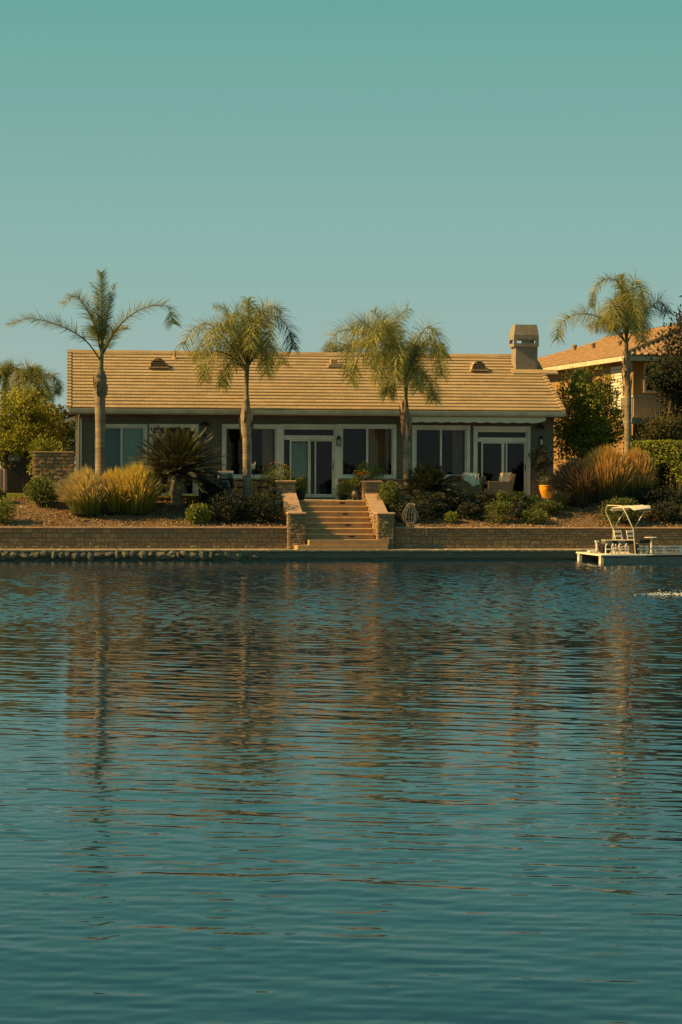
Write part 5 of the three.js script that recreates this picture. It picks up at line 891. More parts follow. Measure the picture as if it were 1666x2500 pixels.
{
  const z = -5, a = L(12, 1100, z), b = L(84, 1100, z), t = thing('garden_shed', 'dark wooden shed with a pale panel behind the lawn at left', 'shed', [(a.x + b.x) / 2, LAWN_Y, z]);
  for (let x = a.x, k = 0; x < b.x - 0.02; x += 0.13, k++) { const mb = new MB(); mb.cbox(x + 0.004, LAWN_Y - 0.05, z - 0.03 - (k % 2) * 0.006, x + 0.126, a.y - 0.08, z, 0.006); put(t, 'plank', mb, M.darkWood); }
  const bd = new MB(); bd.box(a.x, LAWN_Y - 0.05, z - 1.6, b.x, a.y - 0.09, z - 0.04); put(t, 'shed_body', bd, M.darkWood);
  const rf = new MB(); rf.hexa([V3(a.x - 0.12, a.y - 0.08, z + 0.15), V3(b.x + 0.12, a.y - 0.08, z + 0.15), V3(b.x + 0.12, a.y + 0.16, z - 1.75), V3(a.x - 0.12, a.y + 0.16, z - 1.75), V3(a.x - 0.12, a.y - 0.02, z + 0.15), V3(b.x + 0.12, a.y - 0.02, z + 0.15), V3(b.x + 0.12, a.y + 0.22, z - 1.75), V3(a.x - 0.12, a.y + 0.22, z - 1.75)]); put(t, 'shed_roof', rf, M.darkWood);
  const p0 = L(21, 1108, z), p1 = L(50, 1126, z), pn = new MB(); pn.cbox(p0.x, p1.y, z + 0.004, p1.x, p0.y, z + 0.03, 0.006); put(t, 'panel', pn, std([0.16, 0.16, 0.14], 0.8));
}
function legBox(mb, x, y0, z, y1, w = 0.02) { mb.box(x - w, y0, z - w, x + w, y1, z + w); }
{ // chair under a terracotta cloth at the left edge
  const z = 2.0, a = L(-14, 1144, z), b = L(17, 1208, z), g0 = LAWN_Y, t = thing('covered_chair', 'garden chair draped with a terracotta cloth, cut by the left edge', 'chair', [(a.x + b.x) / 2, g0, z]);
  const w = b.x - a.x, fr = new MB(); for (const [x, zz] of [[a.x + 0.03, z], [b.x - 0.05, z], [a.x + 0.03, z - 0.5], [b.x - 0.05, z - 0.5]]) legBox(fr, x, g0 - 0.02, zz, g0 + 0.55); fr.box(a.x, g0 + 0.4, z - 0.52, b.x, g0 + 0.44, z + 0.02); put(t, 'chair_frame', fr, M.darkWood);
  const cl = new MB(), N = 14; R = rng(611); for (let k = 0; k < N; k++) { const u = k / N, v = (k + 1) / N, f = (s) => z + 0.05 + 0.02 * Math.sin(s * 17), lo = (s) => g0 + 0.28 - 0.12 * smooth(0.5, 1, s) + 0.03 * Math.sin(s * 11); const x0 = lerp(a.x, b.x, u), x1 = lerp(a.x, b.x, v), ty = (s) => a.y - 0.03 * s * s; cl.quad(V3(x0, lo(u), f(u) + 0.03), V3(x1, lo(v), f(v) + 0.03), V3(x1, ty(v), f(v) - 0.02), V3(x0, ty(u), f(u) - 0.02)); cl.quad(V3(x0, ty(u), f(u) - 0.02), V3(x1, ty(v), f(v) - 0.02), V3(x1, ty(v) - 0.04, z - 0.14), V3(x0, ty(u) - 0.04, z - 0.14)); }
  cl.quad(V3(b.x, g0 + 0.2, z + 0.07), V3(b.x + 0.02, g0 + 0.25, z - 0.12), V3(b.x, a.y - 0.07, z - 0.14), V3(b.x, a.y - 0.03, z + 0.03)); put(t, 'cloth', cl, M.pink);
}
/* white bistro set on the lawn, seen between the grass and the sago trunk */
{
  const z = 1.6, c = L(398, 1184, z), g0 = LAWN_Y - 0.02, t = thing('bistro_table', 'small round white bistro table beside the sago trunk', 'table', [c.x, g0, z]), mb = new MB(); mb.lathe(c.x, c.y, z, [[0.001, 0.02], [0.25, 0.02], [0.27, 0.005], [0.25, -0.015], [0.001, -0.015]], 20); put(t, 'table_top', mb, M.whitePaint);
  for (let k = 0; k < 3; k++) { const w = k * 2.094 + 0.5, l = new MB(); l.tube([V3(c.x + Math.cos(w) * 0.1, c.y - 0.01, z + Math.sin(w) * 0.1), V3(c.x + Math.cos(w) * 0.2, g0, z + Math.sin(w) * 0.2)], 0.014, 6); put(t, 'leg', l, M.iron); }
  const d = L(386, 1168, z - 0.5), u = thing('bistro_chair', 'white metal bistro chair behind the small round table', 'chair', [d.x, g0, z - 0.5]), zz = z - 0.5, sy = g0 + 0.45;
  const s = new MB(); s.lathe(d.x, sy, zz, [[0.001, 0.015], [0.2, 0.015], [0.21, 0], [0.001, -0.01]], 16); put(u, 'seat', s, M.whitePaint);
  const bk = new MB(), arc = []; for (let k = 0; k <= 14; k++) { const w = Math.PI * k / 14; arc.push(V3(d.x - 0.17, sy + 0.02 + Math.sin(w) * 0.45, zz - Math.cos(w) * 0.19)); } bk.tube(arc, 0.013, 6); bk.tube([V3(d.x - 0.17, sy + 0.25, zz - 0.17), V3(d.x - 0.17, sy + 0.25, zz + 0.17)], 0.01, 6); bk.tube([V3(d.x - 0.17, sy, zz), V3(d.x - 0.17, sy + 0.46, zz)], 0.01, 6); put(u, 'backrest', bk, M.whitePaint);
  for (const [ax, az] of [[-0.15, -0.15], [0.15, -0.15], [-0.15, 0.15], [0.15, 0.15]]) { const l = new MB(); l.tube([V3(d.x + ax, sy, zz + az), V3(d.x + ax * 1.25, g0, zz + az * 1.25)], 0.012, 6); put(u, 'leg', l, M.whitePaint); }
  const e = L(385, 1200, z + 0.5), bu = thing('garden_bucket', 'small blue bucket on the lawn by the bistro table', 'bucket', [e.x, g0, z + 0.5]), bb = new MB(); bb.lathe(e.x, g0, z + 0.5, [[0.001, 0.01], [0.1, 0], [0.14, 0.2], [0.15, 0.2], [0.15, 0.215], [0.13, 0.21], [0.095, 0.02], [0.001, 0.02]], 18); put(bu, 'bucket_body', bb, M.blue); const hn = new MB(), hp = []; for (let k = 0; k <= 10; k++) { const w = Math.PI * k / 10; hp.push(V3(e.x + Math.cos(w) * 0.14, g0 + 0.2 + Math.sin(w) * 0.1, z + 0.5)); } hn.tube(hp, 0.006, 5); put(bu, 'handle', hn, M.whitePaint);
}
/* dining set and grill left of the stairs */
{
  const g0 = PATIO_Y, z = 2.0, c = L(560, 1170, z);
  const t = thing('barbecue_grill', 'grey hooded barbecue grill left of the middle palm', 'grill', [L(551, 1150, 1.6).x, g0, 1.6]);
  { const p = L(533, 1149, 1.6), q = L(570, 1167, 1.6), zz = 1.6, hd = new MB(), N = 10, prof = []; for (let k = 0; k <= N; k++) { const w = Math.PI * (0.02 + 0.96 * k / N); prof.push([zz - Math.cos(w) * 0.28, q.y + Math.sin(w) * (p.y - q.y)]); } for (let k = 0; k < N; k++) hd.quad(V3(p.x, prof[k][1], prof[k][0]), V3(p.x, prof[k + 1][1], prof[k + 1][0]), V3(q.x, prof[k + 1][1], prof[k + 1][0]), V3(q.x, prof[k][1], prof[k][0])); for (const x of [p.x, q.x]) for (let k = 0; k < N; k++) hd.tri(V3(x, q.y, zz), V3(x, prof[k][1], prof[k][0]), V3(x, prof[k + 1][1], prof[k + 1][0])); put(t, 'hood', hd, M.steel);
    const bd = new MB(); bd.cbox(p.x + 0.03, g0 + 0.06, zz - 0.25, q.x - 0.03, q.y - 0.01, zz + 0.25, 0.015); put(t, 'cabinet', bd, M.iron); for (const s of [-1, 1]) { const sh = new MB(), xx = s < 0 ? p.x - 0.16 : q.x; sh.box(xx, q.y - 0.05, zz - 0.2, xx + 0.16, q.y - 0.02, zz + 0.2); put(t, 'side_shelf', sh, M.steel); } const h = new MB(); h.tube([V3(p.x + 0.1, q.y + 0.07, zz + 0.33), V3(q.x - 0.1, q.y + 0.07, zz + 0.33)], 0.015, 6); put(t, 'handle', h, M.steel); }
  const d = L(655, 1182, 2.2), tb = thing('patio_table', 'dark metal dining table behind the middle palm', 'table', [d.x - 0.5, g0, 2.2]), cx = d.x - 0.5, tt = new MB(); tt.lathe(cx, g0 + 0.7, 2.2, [[0.001, 0.02], [0.58, 0.02], [0.6, 0.005], [0.58, -0.02], [0.001, -0.02]], 28); put(tb, 'table_top', tt, M.iron); for (let k = 0; k < 4; k++) { const w = k * 1.571 + 0.7, l = new MB(); l.tube([V3(cx + Math.cos(w) * 0.35, g0 + 0.69, 2.2 + Math.sin(w) * 0.35), V3(cx + Math.cos(w) * 0.28, g0 + 0.35, 2.2 + Math.sin(w) * 0.28), V3(cx + Math.cos(w) * 0.42, g0, 2.2 + Math.sin(w) * 0.42)], 0.02, 6); put(tb, 'leg', l, M.iron); }
  const chair = (label, x, zz, turn) => { // dark metal chair with curved, light-catching legs
    const u = thing('patio_chair', label, 'chair', [x, g0, zz], 'metal chairs round the patio table'); const keep = u._base; u._base = [0, 0, 0];
    const s = new MB(); s.cbox(-0.23, 0.42, -0.22, 0.23, 0.47, 0.23, 0.015); put(u, 'seat', s, M.iron);
    const b = new MB(); for (let k = -2; k <= 2; k++) b.tube([V3(k * 0.09, 0.5, -0.23), V3(k * 0.09, 0.9, -0.3)], 0.01, 5); const ar = []; for (let k = 0; k <= 12; k++) { const w = Math.PI * k / 12; ar.push(V3(-Math.cos(w) * 0.22, 0.46 + Math.pow(Math.sin(w), 0.4) * 0.47, -0.22 - 0.09 * Math.sin(w))); } b.tube(ar, 0.016, 6); put(u, 'backrest', b, M.iron);
    for (const sx of [-1, 1]) { const l = new MB(); l.tube([V3(sx * 0.25, 0.66, -0.22), V3(sx * 0.25, 0.67, 0.15), V3(sx * 0.24, 0.45, 0.22), V3(sx * 0.25, 0, 0.26)], 0.016, 6); put(u, 'leg', l, M.steel); const m = new MB(); m.tube([V3(sx * 0.22, 0.46, -0.21), V3(sx * 0.23, 0.2, -0.26), V3(sx * 0.25, 0, -0.3)], 0.016, 6); put(u, 'leg', m, M.steel); }
    u.rotation.y = THETA + turn; u._base = keep; return u; };
  chair('dark metal patio chair turned sideways left of the table, near the grill', L(546, 1200, 2.6).x, 2.6, 1.4);
  chair('dark metal patio chair with pale legs behind the trunk of the middle palm', L(578, 1200, 1.9).x, 1.9, 1.9);
  chair('dark metal patio chair right of the middle palm, its back to the pillar', L(640, 1200, 2.0).x, 2.0, -1.6);
}
/* garden stake ornament */
{
  const z = 3.5, c = L(619, 1140, z), g0 = 1.96, t = thing('garden_ornament', 'pale bird-shaped ornament on a thin stake right of the middle palm', 'ornament', [c.x, g0, z]), st = new MB(); st.tube([V3(c.x, g0 - 0.2, z), V3(c.x + 0.01, c.y - 0.05, z)], 0.012, 6); put(t, 'stake', st, M.iron);
  const b = new THREE.SphereGeometry(1, 14, 10), p = b.attributes.position; for (let k = 0; k < p.count; k++) { const y = p.getY(k), x = p.getX(k); p.setXYZ(k, c.x + x * 0.075 * (1 + 0.35 * y) + (y > 0.6 ? 0.02 : 0), c.y + y * 0.1 + Math.abs(x) * 0.05 * (y > 0 ? 1 : 0), z + p.getZ(k) * 0.045); } b.computeVertexNormals(); b.setAttribute('color', new THREE.Float32BufferAttribute(new Float32Array(p.count * 3).fill(1), 3)); put(t, 'bird_body', b, M.gold);
  const h = new MB(); h.tube([V3(c.x + 0.05, c.y + 0.06, z), V3(c.x + 0.075, c.y + 0.14, z), V3(c.x + 0.06, c.y + 0.17, z), V3(c.x + 0.02, c.y + 0.155, z)], (u) => lerp(0.024, 0.008, u), 7); put(t, 'neck', h, M.gold);
}
/* potted plants round the stair head */
function pottedPlant(name, label, px, py, z, g0, prof, potMat, blobs, pal, o = {}) {
  R = rng(o.seed ?? 9); const c = L(px, py, z), t = thing(name, label, 'potted plant', [c.x, g0, z]), pb = new MB(); pb.lathe(c.x, g0, z, prof, 24); put(t, 'pot', pb, potMat);
  const so = new MB(), [rt, yt] = prof.at(-1); so.lathe(c.x, g0 + yt - 0.03, z, [[0.001, 0.01], [prof.at(-1)[0] * 0.98, 0]], 16); put(t, 'soil', so, M.soil);
  if (o.feet) for (let k = 0; k < 3; k++) { const w = k * 2.09 + 0.5, f = new MB(); f.lathe(c.x + Math.cos(w) * 0.13, g0 - 0.002, z + Math.sin(w) * 0.13, [[0.035, 0], [0.04, 0.05], [0.02, 0.09]], 8); put(t, 'foot', f, potMat); }
  const lb = new MB(), tb = new MB(); blobs.forEach(([x0, y0, x1, y1, n]) => { const a = L(x0, y0, z), b = L(x1, y1, z), cc = V3((a.x + b.x) / 2, (a.y + b.y) / 2, z); lump(lb, cc, [(b.x - a.x) / 2, (a.y - b.y) / 2, Math.min(0.4, (b.x - a.x) / 2)], n, o.size ?? 0.07, pal, { ragged: 0.35, wid: o.wid ?? 0.4, lift: o.lift ?? 0.5 }); for (let k = 0; k < 5; k++) { const e = cc.clone().add(V3(rr(-0.5, 0.5) * (b.x - a.x), rr(-0.1, 0.4) * (a.y - b.y), rr(-0.15, 0.15))); tb.tube([V3(c.x + rr(-0.05, 0.05), g0 + yt - 0.04, z), V3(lerp(c.x, e.x, 0.4), lerp(g0 + yt, e.y, 0.6), z), e], 0.008, 4); } });
  put(t, 'foliage', lb, M.leaf); put(t, 'stems', tb, M.twig);
  (o.flowers ?? []).forEach(([x, y, c0, s]) => { const p = L(x, y, z + 0.36), mb = new MB(); for (let a = 0; a < 6; a++) { const w = a * 1.047 + R(), di = V3(Math.cos(w), 0.4, Math.sin(w) * 0.6 + 0.4).normalize(); mb.leaf(p, di, V3().crossVectors(di, UY).normalize(), s * rr(1, 1.5), s, c0); } mb.tube([p, V3(lerp(p.x, c.x, 0.35), p.y - 0.3, z)], 0.005, 4, [0.1, 0.11, 0.02]); put(t, 'flower', mb, M.petal); });
  return t;
}
const bowl = (r, h) => [[0.001, 0.0], [r * 0.6, 0], [r * 0.85, h * 0.35], [r, h * 0.9], [r * 1.05, h * 0.93], [r * 1.05, h], [r * 0.9, h], [r * 0.86, h * 0.9]];
const PP = [GREEN.mid, [0.18, 0.21, 0.025], [0.34, 0.36, 0.04]], red1 = [0.42, 0.06, 0.04], red2 = [0.5, 0.12, 0.1], yel = [0.9, 0.45, 0.01];
pottedPlant('flower_pot', 'pot of trailing greenery with small red flowers behind the upper left stair pillar', 676, 1190, 2.9, PATIO_Y, bowl(0.3, 0.34).map(([r, h]) => [r, h]), M.blackPot, [[650, 1136, 712, 1176, 900], [638, 1150, 672, 1190, 520], [655, 1158, 700, 1184, 400]], PP, { seed: 621, flowers: [[632, 1146, red1, 0.05], [642, 1146, red1, 0.04], [655, 1140, red1, 0.05], [660, 1134, red1, 0.06], [668, 1131, red2, 0.06], [676, 1139, red2, 0.05], [696, 1136, red2, 0.06], [701, 1142, red2, 0.05], [710, 1150, red1, 0.05], [690, 1146, red2, 0.04]] });
pottedPlant('flower_pot', 'black pot with leafy plant on the patio left of the glass door', 734, 1200, 2.5, PATIO_Y, bowl(0.2, 0.36), M.blackPot, [[718, 1170, 748, 1200, 520], [726, 1172, 744, 1210, 260]], PP, { seed: 622, size: 0.1 });
pottedPlant('glazed_urn', 'dark glazed urn with tall yellow-flowered plant behind the upper right pillar', 870, 1200, 2.9, PATIO_Y + 0.002, [[0.001, 0.06], [0.1, 0.06], [0.17, 0.14], [0.185, 0.22], [0.15, 0.3], [0.13, 0.33], [0.165, 0.36], [0.14, 0.36], [0.11, 0.33]], M.greenPot, [[868, 1136, 926, 1172, 800], [858, 1160, 884, 1186, 380], [905, 1142, 942, 1172, 420], [880, 1128, 900, 1150, 220]], PP, { seed: 623, feet: true, flowers: [[886, 1156, yel, 0.12], [892, 1154, yel, 0.13], [898, 1158, yel, 0.12], [890, 1160, yel, 0.12], [880, 1157, yel, 0.1], [904, 1154, [0.85, 0.5, 0.05], 0.07], [870, 1138, red1, 0.05], [866, 1152, red1, 0.06], [930, 1158, red2, 0.05], [936, 1164, red2, 0.05], [874, 1150, [0.8, 0.3, 0.04], 0.05]] });
pottedPlant('flower_pot', 'low pot of grassy green plants right beside the glass door', 838, 1205, 2.4, PATIO_Y, bowl(0.18, 0.2), M.blackPot, [[822, 1182, 856, 1216, 420], [836, 1176, 862, 1205, 260]], PP, { seed: 624, size: 0.13, wid: 0.18, lift: 0.9 });
pottedPlant('orange_pot', 'bright orange glazed pot with grey-green plant right of the house', 1336, 1195, 1.25, PATIO_Y, [[0.001, 0], [0.16, 0], [0.19, 0.1], [0.27, 0.33], [0.29, 0.43], [0.28, 0.5], [0.3, 0.52], [0.3, 0.55], [0.26, 0.55], [0.25, 0.48]], M.orangePot, [[1318, 1166, 1342, 1182, 260], [1336, 1168, 1366, 1200, 420]], [[0.05, 0.07, 0.03], [0.12, 0.14, 0.06], [0.2, 0.19, 0.06]], { seed: 625, size: 0.1, wid: 0.25 });
tree('small dark-leaved topiary tree in front of the right house corner', 'topiary_tree', 1322, 0.5, 0.025, [1290, 1088, 1348, 1172], [[0.014, 0.016, 0.007], [0.04, 0.042, 0.016], [0.1, 0.09, 0.035]], { seed: 242, clumps: 22, clump: 0.2, leaves: 60, size: 0.075, rz: 0.4, ground: PATIO_Y });

/* wicker seats */
{
  const g0 = PATIO_Y, z = 2.3;
  { const a = L(1090, 1178, z), b = L(1168, 1178, z), x0 = a.x, x1 = b.x, yb = L(1150, 1163, z).y, ya = a.y, t = thing('wicker_sofa', 'brown wicker sofa seen from behind with pale cushions and a draped white throw', 'sofa', [(x0 + x1) / 2, g0, z]);
    const bk = new MB(); bk.cbox(x0 + 0.14, g0 + 0.12, z, x1, ya + 0.02, z + 0.09, 0.02); bk.cbox(x0 + 0.52, ya + 0.02, z, x1, yb, z + 0.09, 0.02); put(t, 'backrest', bk, M.wicker);
    const st = new MB(); st.cbox(x0 + 0.14, g0 + 0.1, z - 0.7, x1 - 0.01, g0 + 0.36, z - 0.001, 0.02); put(t, 'seat', st, M.wicker);
    for (const [p, q] of [[x0, x0 + 0.135], [x1 + 0.002, x1 + 0.13]]) { const ar = new MB(); ar.cbox(p, g0 + 0.05, z - 0.7, q, ya - 0.02, z + 0.09, 0.025, [1.3, 1.2, 1]); put(t, 'armrest', ar, M.wicker); }
    const c1 = new MB(); c1.cbox(x0 + 0.6, g0 + 0.42, z - 0.18, x1 - 0.01, L(1150, 1154, z).y, z - 0.02, 0.05); put(t, 'back_cushion', c1, M.cushion);
    const c2 = new MB(); c2.cbox(x0 + 0.18, g0 + 0.38, z - 0.16, x0 + 0.58, L(1120, 1160, z).y, z - 0.03, 0.05); put(t, 'red_cushion', c2, M.redCloth);
    const thr = thing('throw_blanket', 'creased white throw blanket hanging over the back of the wicker sofa', 'blanket', [(x0 + x1) / 2, yb, z + 0.1]), mb = new MB(), N = 26, Mv = 9, A = L(1131, 1156, z + 0.1), B = L(1170, 1190, z + 0.1), k0 = 0; R = rng(631); const nn = lattice(32, 632);
    for (let j = 0; j <= Mv; j++) for (let i = 0; i <= N; i++) { const u = i / N, v = j / Mv, hang = (0.62 + 0.38 * nn(u * 7, 3)) * smooth(-0.15, 0.55, u), lo = lerp(A.y - 0.12, B.y, hang); mb.vert(lerp(A.x, B.x, u) + 0.03 * Math.sin(v * 4 + u * 9), v < 0.15 ? A.y + 0.012 * Math.sin(u * 20) : lerp(A.y, lo, (v - 0.15) / 0.85), z + (v < 0.15 ? lerp(-0.1, 0.1, v / 0.15) : 0.11 + 0.03 * Math.sin(u * 26 + v * 2) + 0.02 * nn(u * 12, v * 9)), 0, 0, 1, u, v); }
    for (let j = 0; j < Mv; j++) for (let i = 0; i < N; i++) { const p = k0 + j * (N + 1) + i, q = p + N + 1; mb.i.push(p, q, q + 1, p, q + 1, p + 1); } const g = mb.geo(); g.computeVertexNormals(); put(thr, 'cloth', g, M.throwCloth);
    const oc = thing('garden_pouf', 'olive cushion seat between the sofa and the armchair', 'pouf', [L(1180, 1170, z - 0.4).x, g0, z - 0.4]), ob = new MB(), oo = L(1180, 1162, z - 0.4); ob.cbox(oo.x - 0.13, oo.y - 0.26, z - 0.55, oo.x + 0.12, oo.y, z - 0.42, 0.05); put(oc, 'cushion', ob, M.olive); const of = new MB(); of.cbox(oo.x - 0.17, g0, z - 0.75, oo.x + 0.15, oo.y - 0.24, z - 0.38, 0.03); put(oc, 'pouf_base', of, M.wicker);
  }
  { const zz = 2.5, a = L(1193, 1175, zz), b = L(1257, 1157, zz), t = thing('wicker_armchair', 'brown wicker armchair with cream back cushion, facing left', 'armchair', [(a.x + b.x) / 2, g0, zz]);
    const x0 = a.x, x1 = b.x, ay = a.y;
    for (const d of [0, -0.62]) { const s = new MB(); s.cbox(x0, g0 + 0.08, zz + d - 0.1, x1 - 0.06, ay, zz + d, 0.02); s.hexa([V3(x1 - 0.22, ay - 0.005, zz + d), V3(x1 - 0.02, ay - 0.005, zz + d), V3(x1 - 0.02, ay - 0.005, zz + d - 0.1), V3(x1 - 0.22, ay - 0.005, zz + d - 0.1), V3(x1 - 0.04, b.y, zz + d), V3(x1 + 0.05, b.y, zz + d), V3(x1 + 0.05, b.y, zz + d - 0.1), V3(x1 - 0.04, b.y, zz + d - 0.1)]); put(t, 'armrest', s, M.wicker); }
    const fr = new MB(); fr.cbox(x0 - 0.012, g0 + 0.03, zz - 0.7, x0 + 0.1, ay + 0.012, zz - 0.001, 0.02, [1.2, 1.1, 1]); put(t, 'front_panel', fr, M.wicker);
    const se = new MB(); se.cbox(x0 + 0.02, g0 + 0.2, zz - 0.61, x1 - 0.1, g0 + 0.38, zz - 0.11, 0.03); put(t, 'seat', se, M.cushion);
    const bk = new MB(); bk.hexa([V3(x1 - 0.16, g0 + 0.1, zz - 0.11), V3(x1 - 0.06, g0 + 0.1, zz - 0.11), V3(x1 - 0.06, g0 + 0.1, zz - 0.61), V3(x1 - 0.16, g0 + 0.1, zz - 0.61), V3(x1 - 0.03, b.y, zz - 0.11), V3(x1 + 0.05, b.y, zz - 0.11), V3(x1 + 0.05, b.y, zz - 0.61), V3(x1 - 0.03, b.y, zz - 0.61)]); put(t, 'backrest', bk, M.wicker);
    const c0 = L(1227, 1178, zz), c1 = L(1252, 1154, zz), cu = new MB(); cu.hexa([V3(c0.x - 0.02, c0.y, zz - 0.1), V3(c0.x + 0.2, c0.y - 0.02, zz - 0.1), V3(c0.x + 0.2, c0.y - 0.02, zz - 0.6), V3(c0.x - 0.02, c0.y, zz - 0.6), V3(c0.x + 0.04, c1.y - 0.01, zz - 0.12), V3(c1.x + 0.0, c1.y, zz - 0.12), V3(c1.x + 0.0, c1.y, zz - 0.58), V3(c0.x + 0.04, c1.y - 0.01, zz - 0.58)]); put(t, 'back_cushion', cu, M.cushion);
    const tz = 2.2, tc = L(1186, 1182, tz), tt = thing('side_table', 'small low dark side table between sofa and armchair', 'table', [tc.x, g0, tz]), tm = new MB(); tm.lathe(tc.x, tc.y, tz, [[0.001, 0], [0.16, 0], [0.17, -0.015], [0.001, -0.02]], 18); put(tt, 'table_top', tm, M.iron); const tl = new MB(); tl.tube([V3(tc.x, g0, tz), V3(tc.x, tc.y - 0.015, tz)], 0.02, 8); tl.lathe(tc.x, g0, tz, [[0.14, 0], [0.13, 0.02], [0.02, 0.04]], 14); put(tt, 'pedestal', tl, M.iron);
    const cup = thing('drinking_cup', 'small white cup on the side table beside the armchair', 'cup', [tc.x + 0.03, tc.y, tz]), cm = new MB(); cm.lathe(tc.x + 0.03, tc.y + 0.001, tz, [[0.001, 0.003], [0.03, 0], [0.04, 0.085], [0.036, 0.085], [0.028, 0.01], [0.001, 0.01]], 14); put(cup, 'cup_body', cm, M.whitePaint); }
}
/* hose on a stand */
{
  const z = 6.0, c = L(1003, 1232, z), g0 = bankY(z), t = thing('hose_stand', 'short dark hose stand at the retaining wall right of the stairs', 'hose stand', [c.x, g0, z]), mb = new MB(); mb.tube([V3(c.x, g0 - 0.15, z), V3(c.x, c.y, z)], 0.022, 8); put(t, 'stand_post', mb, M.iron); const hk = new MB(); hk.tube([V3(c.x - 0.12, c.y - 0.03, z + 0.1), V3(c.x - 0.1, c.y + 0.03, z + 0.02), V3(c.x + 0.1, c.y + 0.03, z + 0.02), V3(c.x + 0.13, c.y - 0.02, z + 0.1)], 0.016, 6); put(t, 'hanger', hk, M.steel);
  const h = thing('garden_hose', 'grey garden hose coiled in loops on the hose stand, its end trailing over the wall', 'hose', [c.x, g0, z]); R = rng(641); const hb = new MB();
  for (let k = 0; k < 6; k++) { const wl = [0.07, 0.13, 0.2, 0.26, 0.3, 0.34][k] * rr(0.85, 1.1), wr = [0.1, 0.08, 0.19, 0.3, 0.22, 0.38][k] * rr(0.85, 1.1), hh = rr(0.66, 0.78), x0 = c.x + rr(-0.07, 0.07), pts = []; for (let s = 0; s < 24; s++) { const a = s / 24 * 6.283, t = (1 - Math.cos(a)) / 2, sn = Math.sin(a); pts.push(V3(x0 + (sn > 0 ? wr : -wl) * Math.pow(Math.abs(sn), 0.8) * (0.35 + 0.65 * t), c.y + 0.03 - t * hh, z + 0.03 + k * 0.016 + 0.03 * Math.sin(a * 2 + k))); } hb.tube(pts, 0.009, 6, undefined, true); } put(h, 'coil', hb, M.hose);
  const e0 = L(1020, 1285, 6.3), e1 = L(1036, 1284.5, 6.5), tr = new MB(); tr.tube([V3(c.x + 0.1, CAP_Y + 0.05, z + 0.1), V3(e0.x, CAP_Y + 0.012, 6.3), V3(e1.x, CAP_Y + 0.012, 6.44), V3(e1.x + 0.05, CAP_Y - 0.02, 6.51), V3(e1.x + 0.12, CAP_Y - 0.28, 6.46)], 0.011, 6); put(h, 'loose_end', tr, M.hose);
}

